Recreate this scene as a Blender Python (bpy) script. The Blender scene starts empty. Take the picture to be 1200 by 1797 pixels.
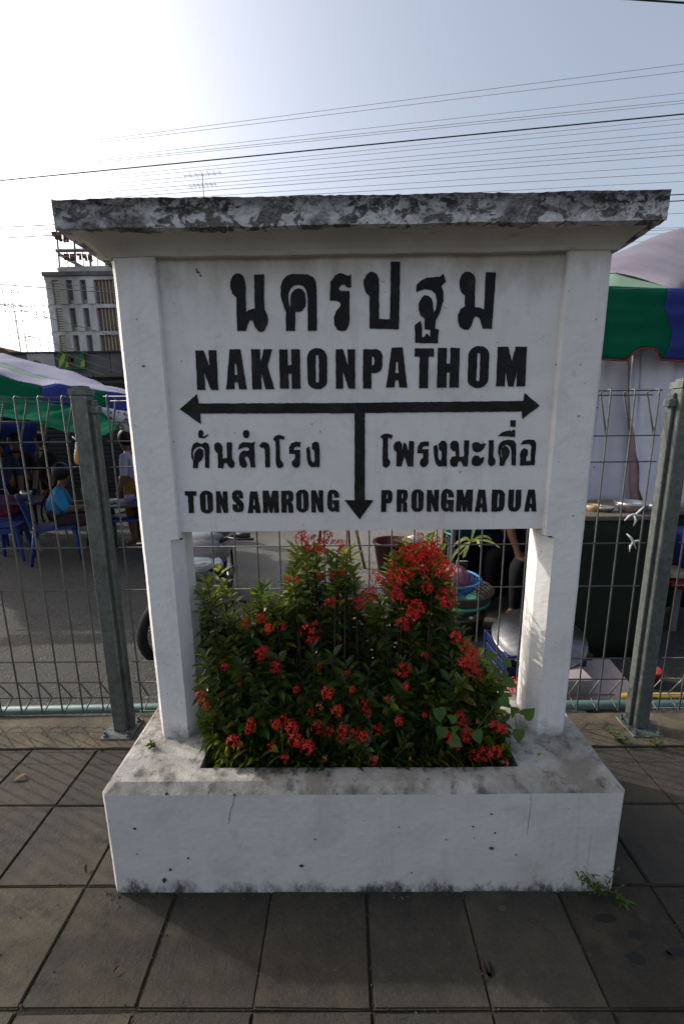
import bpy, bmesh, math, random
from mathutils import Vector, Matrix, noise, Quaternion

# ------------------------------------------------------------------ camera, sky, sun, exposure
random.seed(7)
scene = bpy.context.scene
COL = scene.collection
IW, IH = 1200.0, 1797.0                       # photograph size, used to survey the place
CAM = Vector((-0.0546, -1.1189, 1.4455))
YAW, PITCH, ROLL, FPX = 0.00885, 0.19882, -0.01133, 757.86
_f = Vector((-math.sin(YAW)*math.cos(PITCH), math.cos(YAW)*math.cos(PITCH), -math.sin(PITCH)))
_r0 = Vector((math.cos(YAW), math.sin(YAW), 0)); _u0 = _r0.cross(_f)
_r = _r0*math.cos(ROLL) + _u0*math.sin(ROLL); _u = _u0*math.cos(ROLL) - _r0*math.sin(ROLL)
cam = bpy.data.cameras.new('camera'); cam_o = bpy.data.objects.new('camera', cam); COL.objects.link(cam_o)
cam.sensor_fit = 'VERTICAL'; cam.sensor_height = 36; cam.lens = FPX/IH*36
cam.clip_start = 0.02; cam.clip_end = 3000
cam_o.matrix_world = Matrix((( _r.x, _u.x, -_f.x, CAM.x), (_r.y, _u.y, -_f.y, CAM.y), (_r.z, _u.z, -_f.z, CAM.z), (0, 0, 0, 1)))
scene.camera = cam_o

SUN_AZ, SUN_EL = math.radians(67.4), math.radians(31.0)   # azimuth from +Y towards -X
world = bpy.data.worlds.new('World'); scene.world = world; world.use_nodes = True
wn = world.node_tree; wn.nodes.clear()
sky = wn.nodes.new('ShaderNodeTexSky'); sky.sky_type = 'NISHITA'; sky.sun_disc = False
sky.sun_elevation = SUN_EL; sky.sun_rotation = -SUN_AZ
sky.air_density = 1.0; sky.dust_density = 5.0; sky.ozone_density = 1.0; sky.altitude = 0
bg = wn.nodes.new('ShaderNodeBackground'); bg.inputs['Strength'].default_value = 0.15
wo = wn.nodes.new('ShaderNodeOutputWorld')
hz_ = wn.nodes.new('ShaderNodeHueSaturation'); hz_.inputs['Saturation'].default_value = .62   # milky tropical haze
wn.links.new(sky.outputs[0], hz_.inputs['Color']); wn.links.new(hz_.outputs[0], bg.inputs[0]); wn.links.new(bg.outputs[0], wo.inputs[0])

sun = bpy.data.lights.new('sun', 'SUN'); sun.energy = 2.1; sun.angle = math.radians(0.6); sun.color = (1, 0.93, 0.82)
sun_o = bpy.data.objects.new('sun', sun); COL.objects.link(sun_o)
TOSUN = Vector((-math.sin(SUN_AZ)*math.cos(SUN_EL), math.cos(SUN_AZ)*math.cos(SUN_EL), math.sin(SUN_EL)))
sun_o.rotation_euler = TOSUN.to_track_quat('Z', 'Y').to_euler(); sun_o.location = TOSUN*30

vs = scene.view_settings
vs.view_transform = 'Standard'; vs.look = 'None'; vs.gamma = 1; vs.use_curve_mapping = False; vs.exposure = .68
scene.cycles.use_denoising = True
scene.cycles.max_bounces = 8; scene.cycles.transparent_max_bounces = 12

# ------------------------------------------------------------------ survey helpers
def ray(px, py): return _f*FPX + _r*(px-IW/2) + _u*(IH/2-py)
def atY(px, py, Y):
    d = ray(px, py); return CAM + d*((Y-CAM.y)/d.y)
def atZ(px, py, Z):
    d = ray(px, py); return CAM + d*((Z-CAM.z)/d.z)

# ------------------------------------------------------------------ object helpers
def tag(o, label=None, cat=None, group=None, kind=None):
    if label: o['label'] = label
    if cat: o['category'] = cat
    if group: o['group'] = group
    if kind: o['kind'] = kind
    return o
def thing(name, label, cat, loc=(0, 0, 0), rotz=0, group=None):
    o = bpy.data.objects.new(name, None); COL.objects.link(o); o.empty_display_size = .1
    o.location = loc; o.rotation_euler = (0, 0, rotz)
    return tag(o, label, cat, group)
def link(name, me, parent=None, loc=None, rot=None, scale=None):
    o = bpy.data.objects.new(name, me); COL.objects.link(o)
    if parent is not None: o.parent = parent
    if loc is not None: o.location = loc
    if rot is not None: o.rotation_euler = rot
    if scale is not None: o.scale = scale
    return o
def copy_tree(o, parent=None):
    c = o.copy(); COL.objects.link(c); c.parent = parent
    for ch in list(o.children): copy_tree(ch, c)
    return c

class MB:
    """collects shapes and links them as one mesh object"""
    def __init__(s): s.v = []; s.f = []; s.m = []; s.mi = 0
    def add(s, vs_, fs):
        b = len(s.v); s.v += [tuple(v) for v in vs_]; s.f += [tuple(b+i for i in f) for f in fs]; s.m += [s.mi]*len(fs); return s
    def box(s, x0, x1, y0, y1, z0, z1, M=None):
        vv = [Vector(c) for c in ((x0,y0,z0),(x1,y0,z0),(x1,y1,z0),(x0,y1,z0),(x0,y0,z1),(x1,y0,z1),(x1,y1,z1),(x0,y1,z1))]
        if M is not None: vv = [M@v for v in vv]
        return s.add(vv, [(0,3,2,1),(4,5,6,7),(0,1,5,4),(1,2,6,5),(2,3,7,6),(3,0,4,7)])
    def tube(s, pts, r, n=6, cap=True, closed=False):
        pts = [Vector(p) for p in pts]; m = len(pts)
        rs = r if isinstance(r, (list, tuple)) else [r]*m
        vv = []; up = None
        for i, p in enumerate(pts):
            if closed: t = pts[(i+1) % m]-pts[i-1]
            else: t = pts[min(i+1, m-1)]-pts[max(i-1, 0)]
            t.normalize()
            if up is None: up = Vector((0,0,1)) if abs(t.z) < .9 else Vector((1,0,0))
            a = t.cross(up)
            if a.length < 1e-5: a = t.orthogonal()
            a.normalize(); b = a.cross(t); up = b
            for k in range(n):
                an = 2*math.pi*k/n; vv.append(p + (a*math.cos(an)+b*math.sin(an))*rs[i])
        fs = []
        for i in range(m if closed else m-1):
            j = (i+1) % m
            for k in range(n): fs.append((i*n+k, i*n+(k+1) % n, j*n+(k+1) % n, j*n+k))
        if cap and not closed:
            fs.append(tuple(range(n-1, -1, -1))); fs.append(tuple((m-1)*n+k for k in range(n)))
        return s.add(vv, fs)
    def lathe(s, prof, n=24, M=None, close=True):
        """profile of (radius, z); radius 0 closes"""
        vv = []; 
        for (r_, z) in prof:
            for k in range(n):
                an = 2*math.pi*k/n; vv.append(Vector((r_*math.cos(an), r_*math.sin(an), z)))
        if M is not None: vv = [M@v for v in vv]
        fs = []
        for i in range(len(prof)-1):
            for k in range(n): fs.append((i*n+k, i*n+(k+1) % n, (i+1)*n+(k+1) % n, (i+1)*n+k))
        if close:
            if prof[0][0] > 1e-6: fs.append(tuple(range(n-1, -1, -1)))
            if prof[-1][0] > 1e-6: fs.append(tuple((len(prof)-1)*n+k for k in range(n)))
        return s.add(vv, fs)
    def ell(s, c, rx, ry, rz, n=12, m=8, M=None):
        vv = []; fs = []
        for i in range(m+1):
            th = math.pi*i/m
            for k in range(n):
                an = 2*math.pi*k/n
                v = Vector((rx*math.sin(th)*math.cos(an), ry*math.sin(th)*math.sin(an), rz*math.cos(th)))
                if M is not None: v = M@v
                vv.append(v+Vector(c))
        for i in range(m):
            for k in range(n): fs.append((i*n+k, (i+1)*n+k, (i+1)*n+(k+1) % n, i*n+(k+1) % n))
        return s.add(vv, fs)
    def mesh(s, name, mats, smooth=False):
        me = bpy.data.meshes.new(name); me.from_pydata(s.v, [], s.f)
        for m in (mats if isinstance(mats, (list, tuple)) else [mats]): me.materials.append(m)
        me.polygons.foreach_set('material_index', s.m)
        if smooth: me.polygons.foreach_set('use_smooth', [True]*len(s.f))
        me.validate(clean_customdata=False); me.update(); return me
    def build(s, name, mats, parent=None, smooth=False, loc=None, rot=None):
        return link(name, s.mesh(name, mats, smooth), parent, loc, rot)

def box_obj(name, mat, parent, x0, x1, y0, y1, z0, z1, bev=0):
    me = MB().box(x0, x1, y0, y1, z0, z1).mesh(name, mat)
    if bev:
        bm = bmesh.new(); bm.from_mesh(me)
        bmesh.ops.bevel(bm, geom=list(bm.edges), offset=bev, segments=1, affect='EDGES'); bm.to_mesh(me); bm.free()
    return link(name, me, parent)

# ------------------------------------------------------------------ materials
def N(t, typ, **kw):
    n = t.nodes.new(typ)
    for k, v in kw.items():
        if k.startswith('i_'):
            key = k[2:]
            n.inputs[int(key) if key.isdigit() else key].default_value = v
        else: setattr(n, k, v)
    return n
MATS = {}
def mat(name, col, rough=.8, metal=0, var=.12, scale=8, bump=0, bscale=60, spec=.3, col2=None, mask=(.45, .6), trans=0, tcol=None,
        island=False, objrand=0, stretch=None, emit=None, hue=0):
    """principled surface; colour varied by two noises, optional second colour in patches"""
    if name in MATS: return MATS[name]
    m = bpy.data.materials.new(name); m.use_nodes = True; MATS[name] = m
    t = m.node_tree; t.nodes.clear()
    out = N(t, 'ShaderNodeOutputMaterial'); b = N(t, 'ShaderNodeBsdfPrincipled')
    b.inputs['Roughness'].default_value = rough; b.inputs['Metallic'].default_value = metal
    b.inputs['Specular IOR Level'].default_value = spec
    geo = N(t, 'ShaderNodeNewGeometry')
    pos = geo.outputs['Position']
    if stretch:
        mp = N(t, 'ShaderNodeMapping'); mp.inputs['Scale'].default_value = stretch; t.links.new(pos, mp.inputs[0]); pos = mp.outputs[0]
    c = None
    rgb = N(t, 'ShaderNodeRGB'); rgb.outputs[0].default_value = (*col, 1); c = rgb.outputs[0]
    if col2 is not None:
        n2 = N(t, 'ShaderNodeTexNoise', i_Scale=scale*.6, i_Detail=8, i_Roughness=.65); t.links.new(pos, n2.inputs['Vector'])
        mr = N(t, 'ShaderNodeMapRange', i_1=mask[0], i_2=mask[1]); t.links.new(n2.outputs[0], mr.inputs[0])
        mx = N(t, 'ShaderNodeMix', data_type='RGBA'); t.links.new(mr.outputs[0], mx.inputs[0]); t.links.new(c, mx.inputs[6])
        mx.inputs[7].default_value = (*col2, 1); c = mx.outputs[2]
    if var:
        n1 = N(t, 'ShaderNodeTexNoise', i_Scale=scale, i_Detail=10, i_Roughness=.7); t.links.new(pos, n1.inputs['Vector'])
        mr = N(t, 'ShaderNodeMapRange', i_1=.3, i_2=.7, i_3=1-var, i_4=1+var); t.links.new(n1.outputs[0], mr.inputs[0])
        hs = N(t, 'ShaderNodeHueSaturation'); t.links.new(mr.outputs[0], hs.inputs['Value']); t.links.new(c, hs.inputs['Color']); c = hs.outputs[0]
    if island or objrand:
        if island: src = geo.outputs['Random Per Island']
        else: src = N(t, 'ShaderNodeObjectInfo').outputs['Random']
        a = island if island else objrand
        mr = N(t, 'ShaderNodeMapRange', i_3=1-a, i_4=1+a); t.links.new(src, mr.inputs[0])
        hs = N(t, 'ShaderNodeHueSaturation'); t.links.new(mr.outputs[0], hs.inputs['Value']); t.links.new(c, hs.inputs['Color'])
        if hue:
            mh = N(t, 'ShaderNodeMapRange', i_3=.5-hue, i_4=.5+hue)
            ml = N(t, 'ShaderNodeMath', operation='FRACT'); mm = N(t, 'ShaderNodeMath', operation='MULTIPLY', i_1=17.3)
            t.links.new(src, mm.inputs[0]); t.links.new(mm.outputs[0], ml.inputs[0]); t.links.new(ml.outputs[0], mh.inputs[0]); t.links.new(mh.outputs[0], hs.inputs['Hue'])
        c = hs.outputs[0]
    t.links.new(c, b.inputs['Base Color'])
    if bump:
        nb = N(t, 'ShaderNodeTexNoise', i_Scale=bscale, i_Detail=8, i_Roughness=.7); t.links.new(geo.outputs['Position'], nb.inputs['Vector'])
        bp = N(t, 'ShaderNodeBump', i_Strength=min(1, bump), i_Distance=.01); t.links.new(nb.outputs[0], bp.inputs['Height']); t.links.new(bp.outputs[0], b.inputs['Normal'])
    sh = b.outputs[0]
    if trans:
        tr = N(t, 'ShaderNodeBsdfTranslucent'); 
        if tcol: tr.inputs[0].default_value = (*tcol, 1)
        else: t.links.new(c, tr.inputs[0])
        ms = N(t, 'ShaderNodeMixShader', i_0=trans); t.links.new(sh, ms.inputs[1]); t.links.new(tr.outputs[0], ms.inputs[2]); sh = ms.outputs[0]
    t.links.new(sh, out.inputs[0])
    return m

def chain(t, c, fac, col, mode='MIX'):
    mx = N(t, 'ShaderNodeMix', data_type='RGBA', blend_type=mode); t.links.new(fac, mx.inputs[0]); t.links.new(c, mx.inputs[6])
    if isinstance(col, tuple): mx.inputs[7].default_value = (*col, 1)
    else: t.links.new(col, mx.inputs[7])
    return mx.outputs[2]
def nz(t, vec, scale, lo, hi, a=0., b=1., detail=8, rough=.65, dist=0):
    n = N(t, 'ShaderNodeTexNoise', i_Scale=scale, i_Detail=detail, i_Roughness=rough, i_Distortion=dist); t.links.new(vec, n.inputs['Vector'])
    m = N(t, 'ShaderNodeMapRange', i_1=lo, i_2=hi, i_3=a, i_4=b); t.links.new(n.outputs[0], m.inputs[0]); return m.outputs[0]
def mth(t, op, a, b):
    n = N(t, 'ShaderNodeMath', operation=op, use_clamp=False)
    for i, x in enumerate((a, b)):
        if isinstance(x, (int, float)): n.inputs[i].default_value = x
        else: t.links.new(x, n.inputs[i])
    return n.outputs[0]
def start(name):
    m = bpy.data.materials.new(name); m.use_nodes = True; t = m.node_tree; t.nodes.clear(); MATS[name] = m
    out = N(t, 'ShaderNodeOutputMaterial'); b = N(t, 'ShaderNodeBsdfPrincipled'); t.links.new(b.outputs[0], out.inputs[0])
    g = N(t, 'ShaderNodeNewGeometry'); sp = N(t, 'ShaderNodeSeparateXYZ'); t.links.new(g.outputs['Position'], sp.inputs[0])
    return m, t, b, g.outputs['Position'], sp
def scaled(t, vec, s):
    mp = N(t, 'ShaderNodeMapping'); mp.inputs['Scale'].default_value = s; t.links.new(vec, mp.inputs[0]); return mp.outputs[0]
def rgbn(t, col):
    n = N(t, 'ShaderNodeRGB'); n.outputs[0].default_value = (*col, 1); return n.outputs[0]
def bumpn(t, b, h, s, d=.004):
    n = N(t, 'ShaderNodeBump', i_Strength=s, i_Distance=d); t.links.new(h, n.inputs['Height']); t.links.new(n.outputs[0], b.inputs['Normal'])

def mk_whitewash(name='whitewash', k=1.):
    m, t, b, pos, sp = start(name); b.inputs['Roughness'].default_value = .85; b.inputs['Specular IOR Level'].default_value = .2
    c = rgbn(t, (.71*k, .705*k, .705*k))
    c = chain(t, c, nz(t, pos, 3.0, .42, .72, 0, .6), (.58*k, .56*k, .52*k))                       # broad grey-beige weathering
    c = chain(t, c, nz(t, scaled(t, pos, (9, 9, 1.2)), 2.2, .55, .75, 0, .35), (.42, .41, .38))   # rain streaks
    c = chain(t, c, nz(t, pos, 55, .70, .74, 0, .8, 3), (.14, .13, .12))
    c = chain(t, c, nz(t, scaled(t, pos, (1, 1, .5)), 14, .64, .72, 0, .5, 10, .7), (.30, .29, .27))                       # pock marks
    c = chain(t, c, nz(t, pos, 6.5, .50, .70, 0, .45, 10, .7, .5), (.45*k, .435*k, .40*k))
    # splash mould along the foot of planter and posts: stains with an uneven upper edge
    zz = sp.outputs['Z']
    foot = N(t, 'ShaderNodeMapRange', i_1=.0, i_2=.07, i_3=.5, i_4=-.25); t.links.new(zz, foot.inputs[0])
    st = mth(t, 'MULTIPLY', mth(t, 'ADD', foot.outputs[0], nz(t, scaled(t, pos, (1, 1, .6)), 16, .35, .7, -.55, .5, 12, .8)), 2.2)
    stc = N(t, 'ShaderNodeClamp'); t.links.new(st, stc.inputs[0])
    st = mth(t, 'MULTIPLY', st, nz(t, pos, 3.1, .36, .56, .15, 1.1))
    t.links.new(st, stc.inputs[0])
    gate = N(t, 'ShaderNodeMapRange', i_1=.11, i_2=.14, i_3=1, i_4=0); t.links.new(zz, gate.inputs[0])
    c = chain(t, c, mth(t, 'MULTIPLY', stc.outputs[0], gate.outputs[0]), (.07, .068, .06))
    c = chain(t, c, nz(t, scaled(t, pos, (1, 1, 5)), 9, .54, .72, 0, .22, 8, .75, .8), (.50*k, .49*k, .46*k))   # brushed patches
    c = chain(t, c, mth(t, 'MULTIPLY', nz(t, scaled(t, pos, (16, 16, .7)), 2.0, .58, .74, 0, .6, 6, .7, .4), nz(t, pos, 2.6, .45, .62)), (.38*k, .365*k, .33*k))   # drips
    soot = N(t, 'ShaderNodeMapRange', i_1=1.76, i_2=1.91, i_3=-.25, i_4=.55); t.links.new(sp.outputs['Z'], soot.inputs[0])
    sc_ = N(t, 'ShaderNodeClamp'); t.links.new(mth(t, 'ADD', soot.outputs[0], nz(t, scaled(t, pos, (2, 2, .8)), 5, .35, .65, -.3, .3)), sc_.inputs[0])
    c = chain(t, c, sc_.outputs[0], (.30, .27, .215))      # brown grime that has run down from the cap
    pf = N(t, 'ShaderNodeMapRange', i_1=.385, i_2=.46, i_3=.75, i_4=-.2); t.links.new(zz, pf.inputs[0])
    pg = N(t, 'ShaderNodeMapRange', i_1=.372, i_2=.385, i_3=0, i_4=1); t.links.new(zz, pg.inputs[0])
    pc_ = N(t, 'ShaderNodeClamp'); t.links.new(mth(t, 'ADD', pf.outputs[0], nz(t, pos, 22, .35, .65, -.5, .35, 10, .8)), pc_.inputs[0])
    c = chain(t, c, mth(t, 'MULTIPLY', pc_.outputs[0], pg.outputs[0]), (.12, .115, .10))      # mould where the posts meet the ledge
    h = mth(t, 'ADD', nz(t, scaled(t, pos, (1, 1, 6)), 14, .2, .8, 0, .7, 6, .6), nz(t, pos, 150, .2, .8, 0, .35, 5, .7)); bumpn(t, b, h, .3, .002)
    t.links.new(c, b.inputs['Base Color']); return m
def mk_ledge():
    m, t, b, pos, sp = start('ledge_plaster'); b.inputs['Roughness'].default_value = .9
    c = rgbn(t, (.40, .385, .36))
    c = chain(t, c, nz(t, pos, 5, .41, .58, 0, .85), (.17, .15, .125))
    c = chain(t, c, nz(t, pos, 16, .52, .66, 0, .85), (.065, .06, .052))
    c = chain(t, c, nz(t, pos, 60, .62, .70, 0, .8, 4), (.05, .05, .045))
    h = nz(t, pos, 55, .2, .8, 0, 1, 10, .75); bumpn(t, b, h, .8, .006)
    t.links.new(c, b.inputs['Base Color']); return m
def mk_mould():
    m, t, b, pos, sp = start('mouldy_slab'); b.inputs['Roughness'].default_value = .95
    c = rgbn(t, (.11, .108, .102))
    c = chain(t, c, nz(t, scaled(t, pos, (1, 1, 2)), 75, .42, .6, 0, .9, 6, .8), (.25, .245, .24))
    c = chain(t, c, nz(t, pos, 9, .54, .66, 0, .45), (.24, .19, .165))
    c = chain(t, c, nz(t, scaled(t, pos, (1, 1, 2.5)), 110, .50, .60, 0, .85, 5, .8), (.035, .036, .033))
    flake = nz(t, scaled(t, pos, (1, 1, 1.5)), 17, .47, .50, 0, 1, 12, .68, .5)
    zr = N(t, 'ShaderNodeMapRange', i_1=1.966, i_2=2.010, i_3=1.0, i_4=.05); t.links.new(sp.outputs['Z'], zr.inputs[0])
    big = nz(t, pos, 5, .36, .47)
    fl = mth(t, 'MULTIPLY', mth(t, 'MULTIPLY', flake, zr.outputs[0]), big)
    c = chain(t, c, fl, (.66, .66, .68))
    zb = N(t, 'ShaderNodeMapRange', i_1=1.955, i_2=2.015, i_3=.25, i_4=1.6); t.links.new(sp.outputs['Z'], zb.inputs[0])
    blk = mth(t, 'MULTIPLY', nz(t, scaled(t, pos, (1, 1, 1.6)), 30, .48, .56, 0, 1, 11, .78, .3), zb.outputs[0])
    c = chain(t, c, mth(t, 'MULTIPLY', blk, nz(t, pos, 4.5, .36, .52, .35, 1)), (.020, .022, .020))
    h = nz(t, pos, 60, .2, .8, 0, 1, 10, .75); bumpn(t, b, h, 1, .006)
    t.links.new(c, b.inputs['Base Color']); return m
def mk_soffit():
    m, t, b, pos, sp = start('soffit_plaster'); b.inputs['Roughness'].default_value = .9
    c = rgbn(t, (.50, .485, .45))
    c = chain(t, c, nz(t, pos, 4, .4, .65, 0, .7), (.36, .34, .30))
    c = chain(t, c, nz(t, scaled(t, pos, (1, 6, 6)), 6, .58, .7, 0, .6), (.14, .13, .10))
    h = nz(t, pos, 45, .2, .8); bumpn(t, b, h, .4, .003)
    t.links.new(c, b.inputs['Base Color']); return m
def mk_tile():
    m, t, b, pos, sp = start('paving_concrete'); b.inputs['Roughness'].default_value = .8; b.inputs['Specular IOR Level'].default_value = .35
    oi = N(t, 'ShaderNodeObjectInfo')
    c = rgbn(t, (.049, .0395, .0255))
    c = chain(t, c, nz(t, pos, 1.9, .42, .60, 0, .9), (.022, .019, .0135))
    c = chain(t, c, nz(t, pos, 4.2, .54, .66, 0, .6), (.068, .056, .037))
    c = chain(t, c, nz(t, pos, 11, .50, .62, 0, .8, 10, .8), (.013, .012, .0095))
    c = chain(t, c, nz(t, pos, 26, .56, .66, 0, .5, 8, .8), (.066, .055, .037))
    c = chain(t, c, nz(t, pos, 130, .52, .70, 0, .6, 4, .8), (.072, .061, .044))
    c = chain(t, c, nz(t, pos, 80, .60, .68, 0, .8, 5, .8), (.009, .009, .008))
    # tile colour darkens towards the foot of the planter, ragged edge
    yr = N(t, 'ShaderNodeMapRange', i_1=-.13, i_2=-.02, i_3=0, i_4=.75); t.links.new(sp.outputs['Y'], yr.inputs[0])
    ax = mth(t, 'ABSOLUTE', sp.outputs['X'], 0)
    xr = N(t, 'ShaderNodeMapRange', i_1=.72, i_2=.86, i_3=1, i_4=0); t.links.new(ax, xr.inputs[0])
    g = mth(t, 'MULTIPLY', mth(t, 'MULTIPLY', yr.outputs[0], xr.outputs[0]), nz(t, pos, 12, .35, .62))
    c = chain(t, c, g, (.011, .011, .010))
    fr = mth(t, 'FRACT', mth(t, 'MULTIPLY', oi.outputs['Random'], 7.31), 0)
    c = chain(t, c, mth(t, 'MULTIPLY', fr, .45), (.030, .0285, .026))
    hs = N(t, 'ShaderNodeHueSaturation'); mr = N(t, 'ShaderNodeMapRange', i_3=.72, i_4=1.34); t.links.new(oi.outputs['Random'], mr.inputs[0])
    t.links.new(mr.outputs[0], hs.inputs['Value']); t.links.new(c, hs.inputs['Color'])
    h = mth(t, 'ADD', nz(t, pos, 160, .2, .8, 0, .6, 6, .7), nz(t, pos, 28, .3, .7, 0, .8, 8, .75)); bumpn(t, b, h, .8, .004)
    t.links.new(hs.outputs[0], b.inputs['Base Color']); return m
def mk_asphalt():
    m, t, b, pos, sp = start('asphalt'); b.inputs['Roughness'].default_value = .85
    c = rgbn(t, (.037, .0355, .034))
    c = chain(t, c, nz(t, pos, .9, .42, .62, 0, .7), (.050, .047, .042))
    c = chain(t, c, nz(t, pos, 5, .48, .64, 0, .75, 12, .8), (.016, .016, .016))
    lit_dust = N(t, 'ShaderNodeMapRange', i_1=-2.2, i_2=-.4, i_3=0, i_4=1); t.links.new(mth(t, 'ADD', sp.outputs['X'], nz(t, pos, .6, .3, .7, -.7, .7)), lit_dust.inputs[0])
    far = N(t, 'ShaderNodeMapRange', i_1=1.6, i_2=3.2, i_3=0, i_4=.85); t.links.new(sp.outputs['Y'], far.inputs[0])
    c = chain(t, c, mth(t, 'MULTIPLY', lit_dust.outputs[0], far.outputs[0]), (.19, .18, .165))      # dusty strip, lightened further in place of missing sunlight
    v = N(t, 'ShaderNodeTexVoronoi', i_Scale=42.); t.links.new(pos, v.inputs['Vector'])
    mr = N(t, 'ShaderNodeMapRange', i_1=.0, i_2=.42, i_3=.95, i_4=0); t.links.new(v.outputs['Distance'], mr.inputs[0])
    c = chain(t, c, mr.outputs[0], (.105, .10, .092))
    h = mth(t, 'ADD', nz(t, pos, 70, .2, .8, 0, 1, 6, .7), mr.outputs[0]); bumpn(t, b, h, .9, .012)
    t.links.new(c, b.inputs['Base Color']); return m
def mk_galv():
    m, t, b, pos, sp = start('galvanised_steel'); b.inputs['Roughness'].default_value = .5; b.inputs['Metallic'].default_value = .45
    v = N(t, 'ShaderNodeTexVoronoi', i_Scale=85.); t.links.new(scaled(t, pos, (1, 1, .7)), v.inputs['Vector'])
    sx = N(t, 'ShaderNodeSeparateColor'); t.links.new(v.outputs['Color'], sx.inputs[0])
    c = chain(t, rgbn(t, (.085, .098, .094)), mth(t, 'MULTIPLY', sx.outputs[0], .7), (.155, .172, .165))
    c = chain(t, c, nz(t, pos, 9, .55, .72, 0, .7), (.045, .043, .038))
    t.links.new(c, b.inputs['Base Color']); bumpn(t, b, nz(t, pos, 30, .2, .8), .15, .003); return m
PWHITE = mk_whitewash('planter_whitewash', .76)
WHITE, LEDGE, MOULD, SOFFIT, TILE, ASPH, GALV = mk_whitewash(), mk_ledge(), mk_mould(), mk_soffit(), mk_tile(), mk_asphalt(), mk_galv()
BLACK = mat('black_letter_paint', (.006, .006, .007), .6, var=.4, scale=30, col2=(.020, .020, .021), mask=(.5, .7), bump=.3, bscale=120, spec=.25)
SOIL = mat('soil', (.035, .026, .018), .95, var=.4, scale=40, bump=1, bscale=90)
KERBM = mat('kerb_concrete', (.105, .085, .060), .9, var=.3, scale=5, bump=.8, bscale=70, col2=(.07, .06, .047))
JOINT = mat('joint_dirt', (.020, .0165, .011), .95, var=.4, scale=30, bump=1, bscale=120)
STEELW = mat('fence_wire_zinc', (.105, .112, .108), .5, .4, var=.25, scale=30)

def rough(me, amp, sc, amp2=0, sc2=60):
    for v in me.vertices:
        p = v.co; d = noise.noise_vector(p*sc)*amp
        if amp2: d += noise.noise_vector(p*sc2)*amp2
        v.co = p+d
def densify(me, size):
    bm = bmesh.new(); bm.from_mesh(me)
    for _ in range(9):
        es = [e for e in bm.edges if e.calc_length() > size]
        if not es: break
        bmesh.ops.subdivide_edges(bm, edges=es, cuts=1, use_grid_fill=True)
    bm.to_mesh(me); bm.free()

# ================================================================== SETTING
# ground sheet to the horizon
GZ = -.10
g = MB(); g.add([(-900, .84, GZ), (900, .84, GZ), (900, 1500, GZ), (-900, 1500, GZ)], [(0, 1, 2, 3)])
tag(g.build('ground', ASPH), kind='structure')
g = MB(); g.add([(-900, -300, -.14), (900, -300, -.14), (900, .84, -.14), (-900, .84, -.14)], [(0, 1, 2, 3)])
tag(g.build('ground', KERBM), kind='structure')
# paved platform: bedding and one object per paving tile
pave = tag(box_obj('pavement', JOINT, None, -9, 9, -7, .597, -.13, -.007), kind='structure')
T = .30
def tile_mesh(i):
    me = MB().box(-T/2+.0022, T/2-.0022, -T/2+.0022, T/2-.0022, -.05, 0).mesh('paving_tile', TILE)
    bm = bmesh.new(); bm.from_mesh(me)
    top = [e for e in bm.edges if all(v.co.z > -.01 for v in e.verts)]
    bmesh.ops.bevel(bm, geom=top, offset=.0036, segments=2, affect='EDGES')
    rr = random.Random(i)
    for v in bm.verts: v.co += Vector((rr.uniform(-1, 1), rr.uniform(-1, 1), 0))*.0008
    bm.to_mesh(me); bm.free(); return me
TM = [tile_mesh(i) for i in range(6)]
rr = random.Random(3)
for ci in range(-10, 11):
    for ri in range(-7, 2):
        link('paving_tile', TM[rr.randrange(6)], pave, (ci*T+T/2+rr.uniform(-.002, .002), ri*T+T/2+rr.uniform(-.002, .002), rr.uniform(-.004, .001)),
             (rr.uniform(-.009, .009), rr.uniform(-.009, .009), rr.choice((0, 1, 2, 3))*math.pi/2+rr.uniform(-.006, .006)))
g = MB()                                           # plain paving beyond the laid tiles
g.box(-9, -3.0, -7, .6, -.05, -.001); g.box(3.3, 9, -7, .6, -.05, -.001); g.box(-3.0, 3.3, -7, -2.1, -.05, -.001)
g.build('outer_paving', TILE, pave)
me = MB().box(-9, 9, .606, .83, -.12, .004).mesh('kerb', KERBM); densify(me, .09); rough(me, .004, 9, .002, 40)
tag(link('kerb', me), kind='structure')

# ================================================================== STATION SIGN
X0, X1 = -.711, .700            # outer faces of the posts
YF, YB = .195, .325             # front and back of the posts
sign = thing('station_name_sign', 'white concrete station name sign with black lettering standing in a flower planter', 'station sign', (0, .26, 0))
SP = Vector((0, .26, 0))
def sub(name, me, parent=sign):
    if parent is sign: me.transform(Matrix.Translation(-SP))
    return link(name, me, parent)
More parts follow.
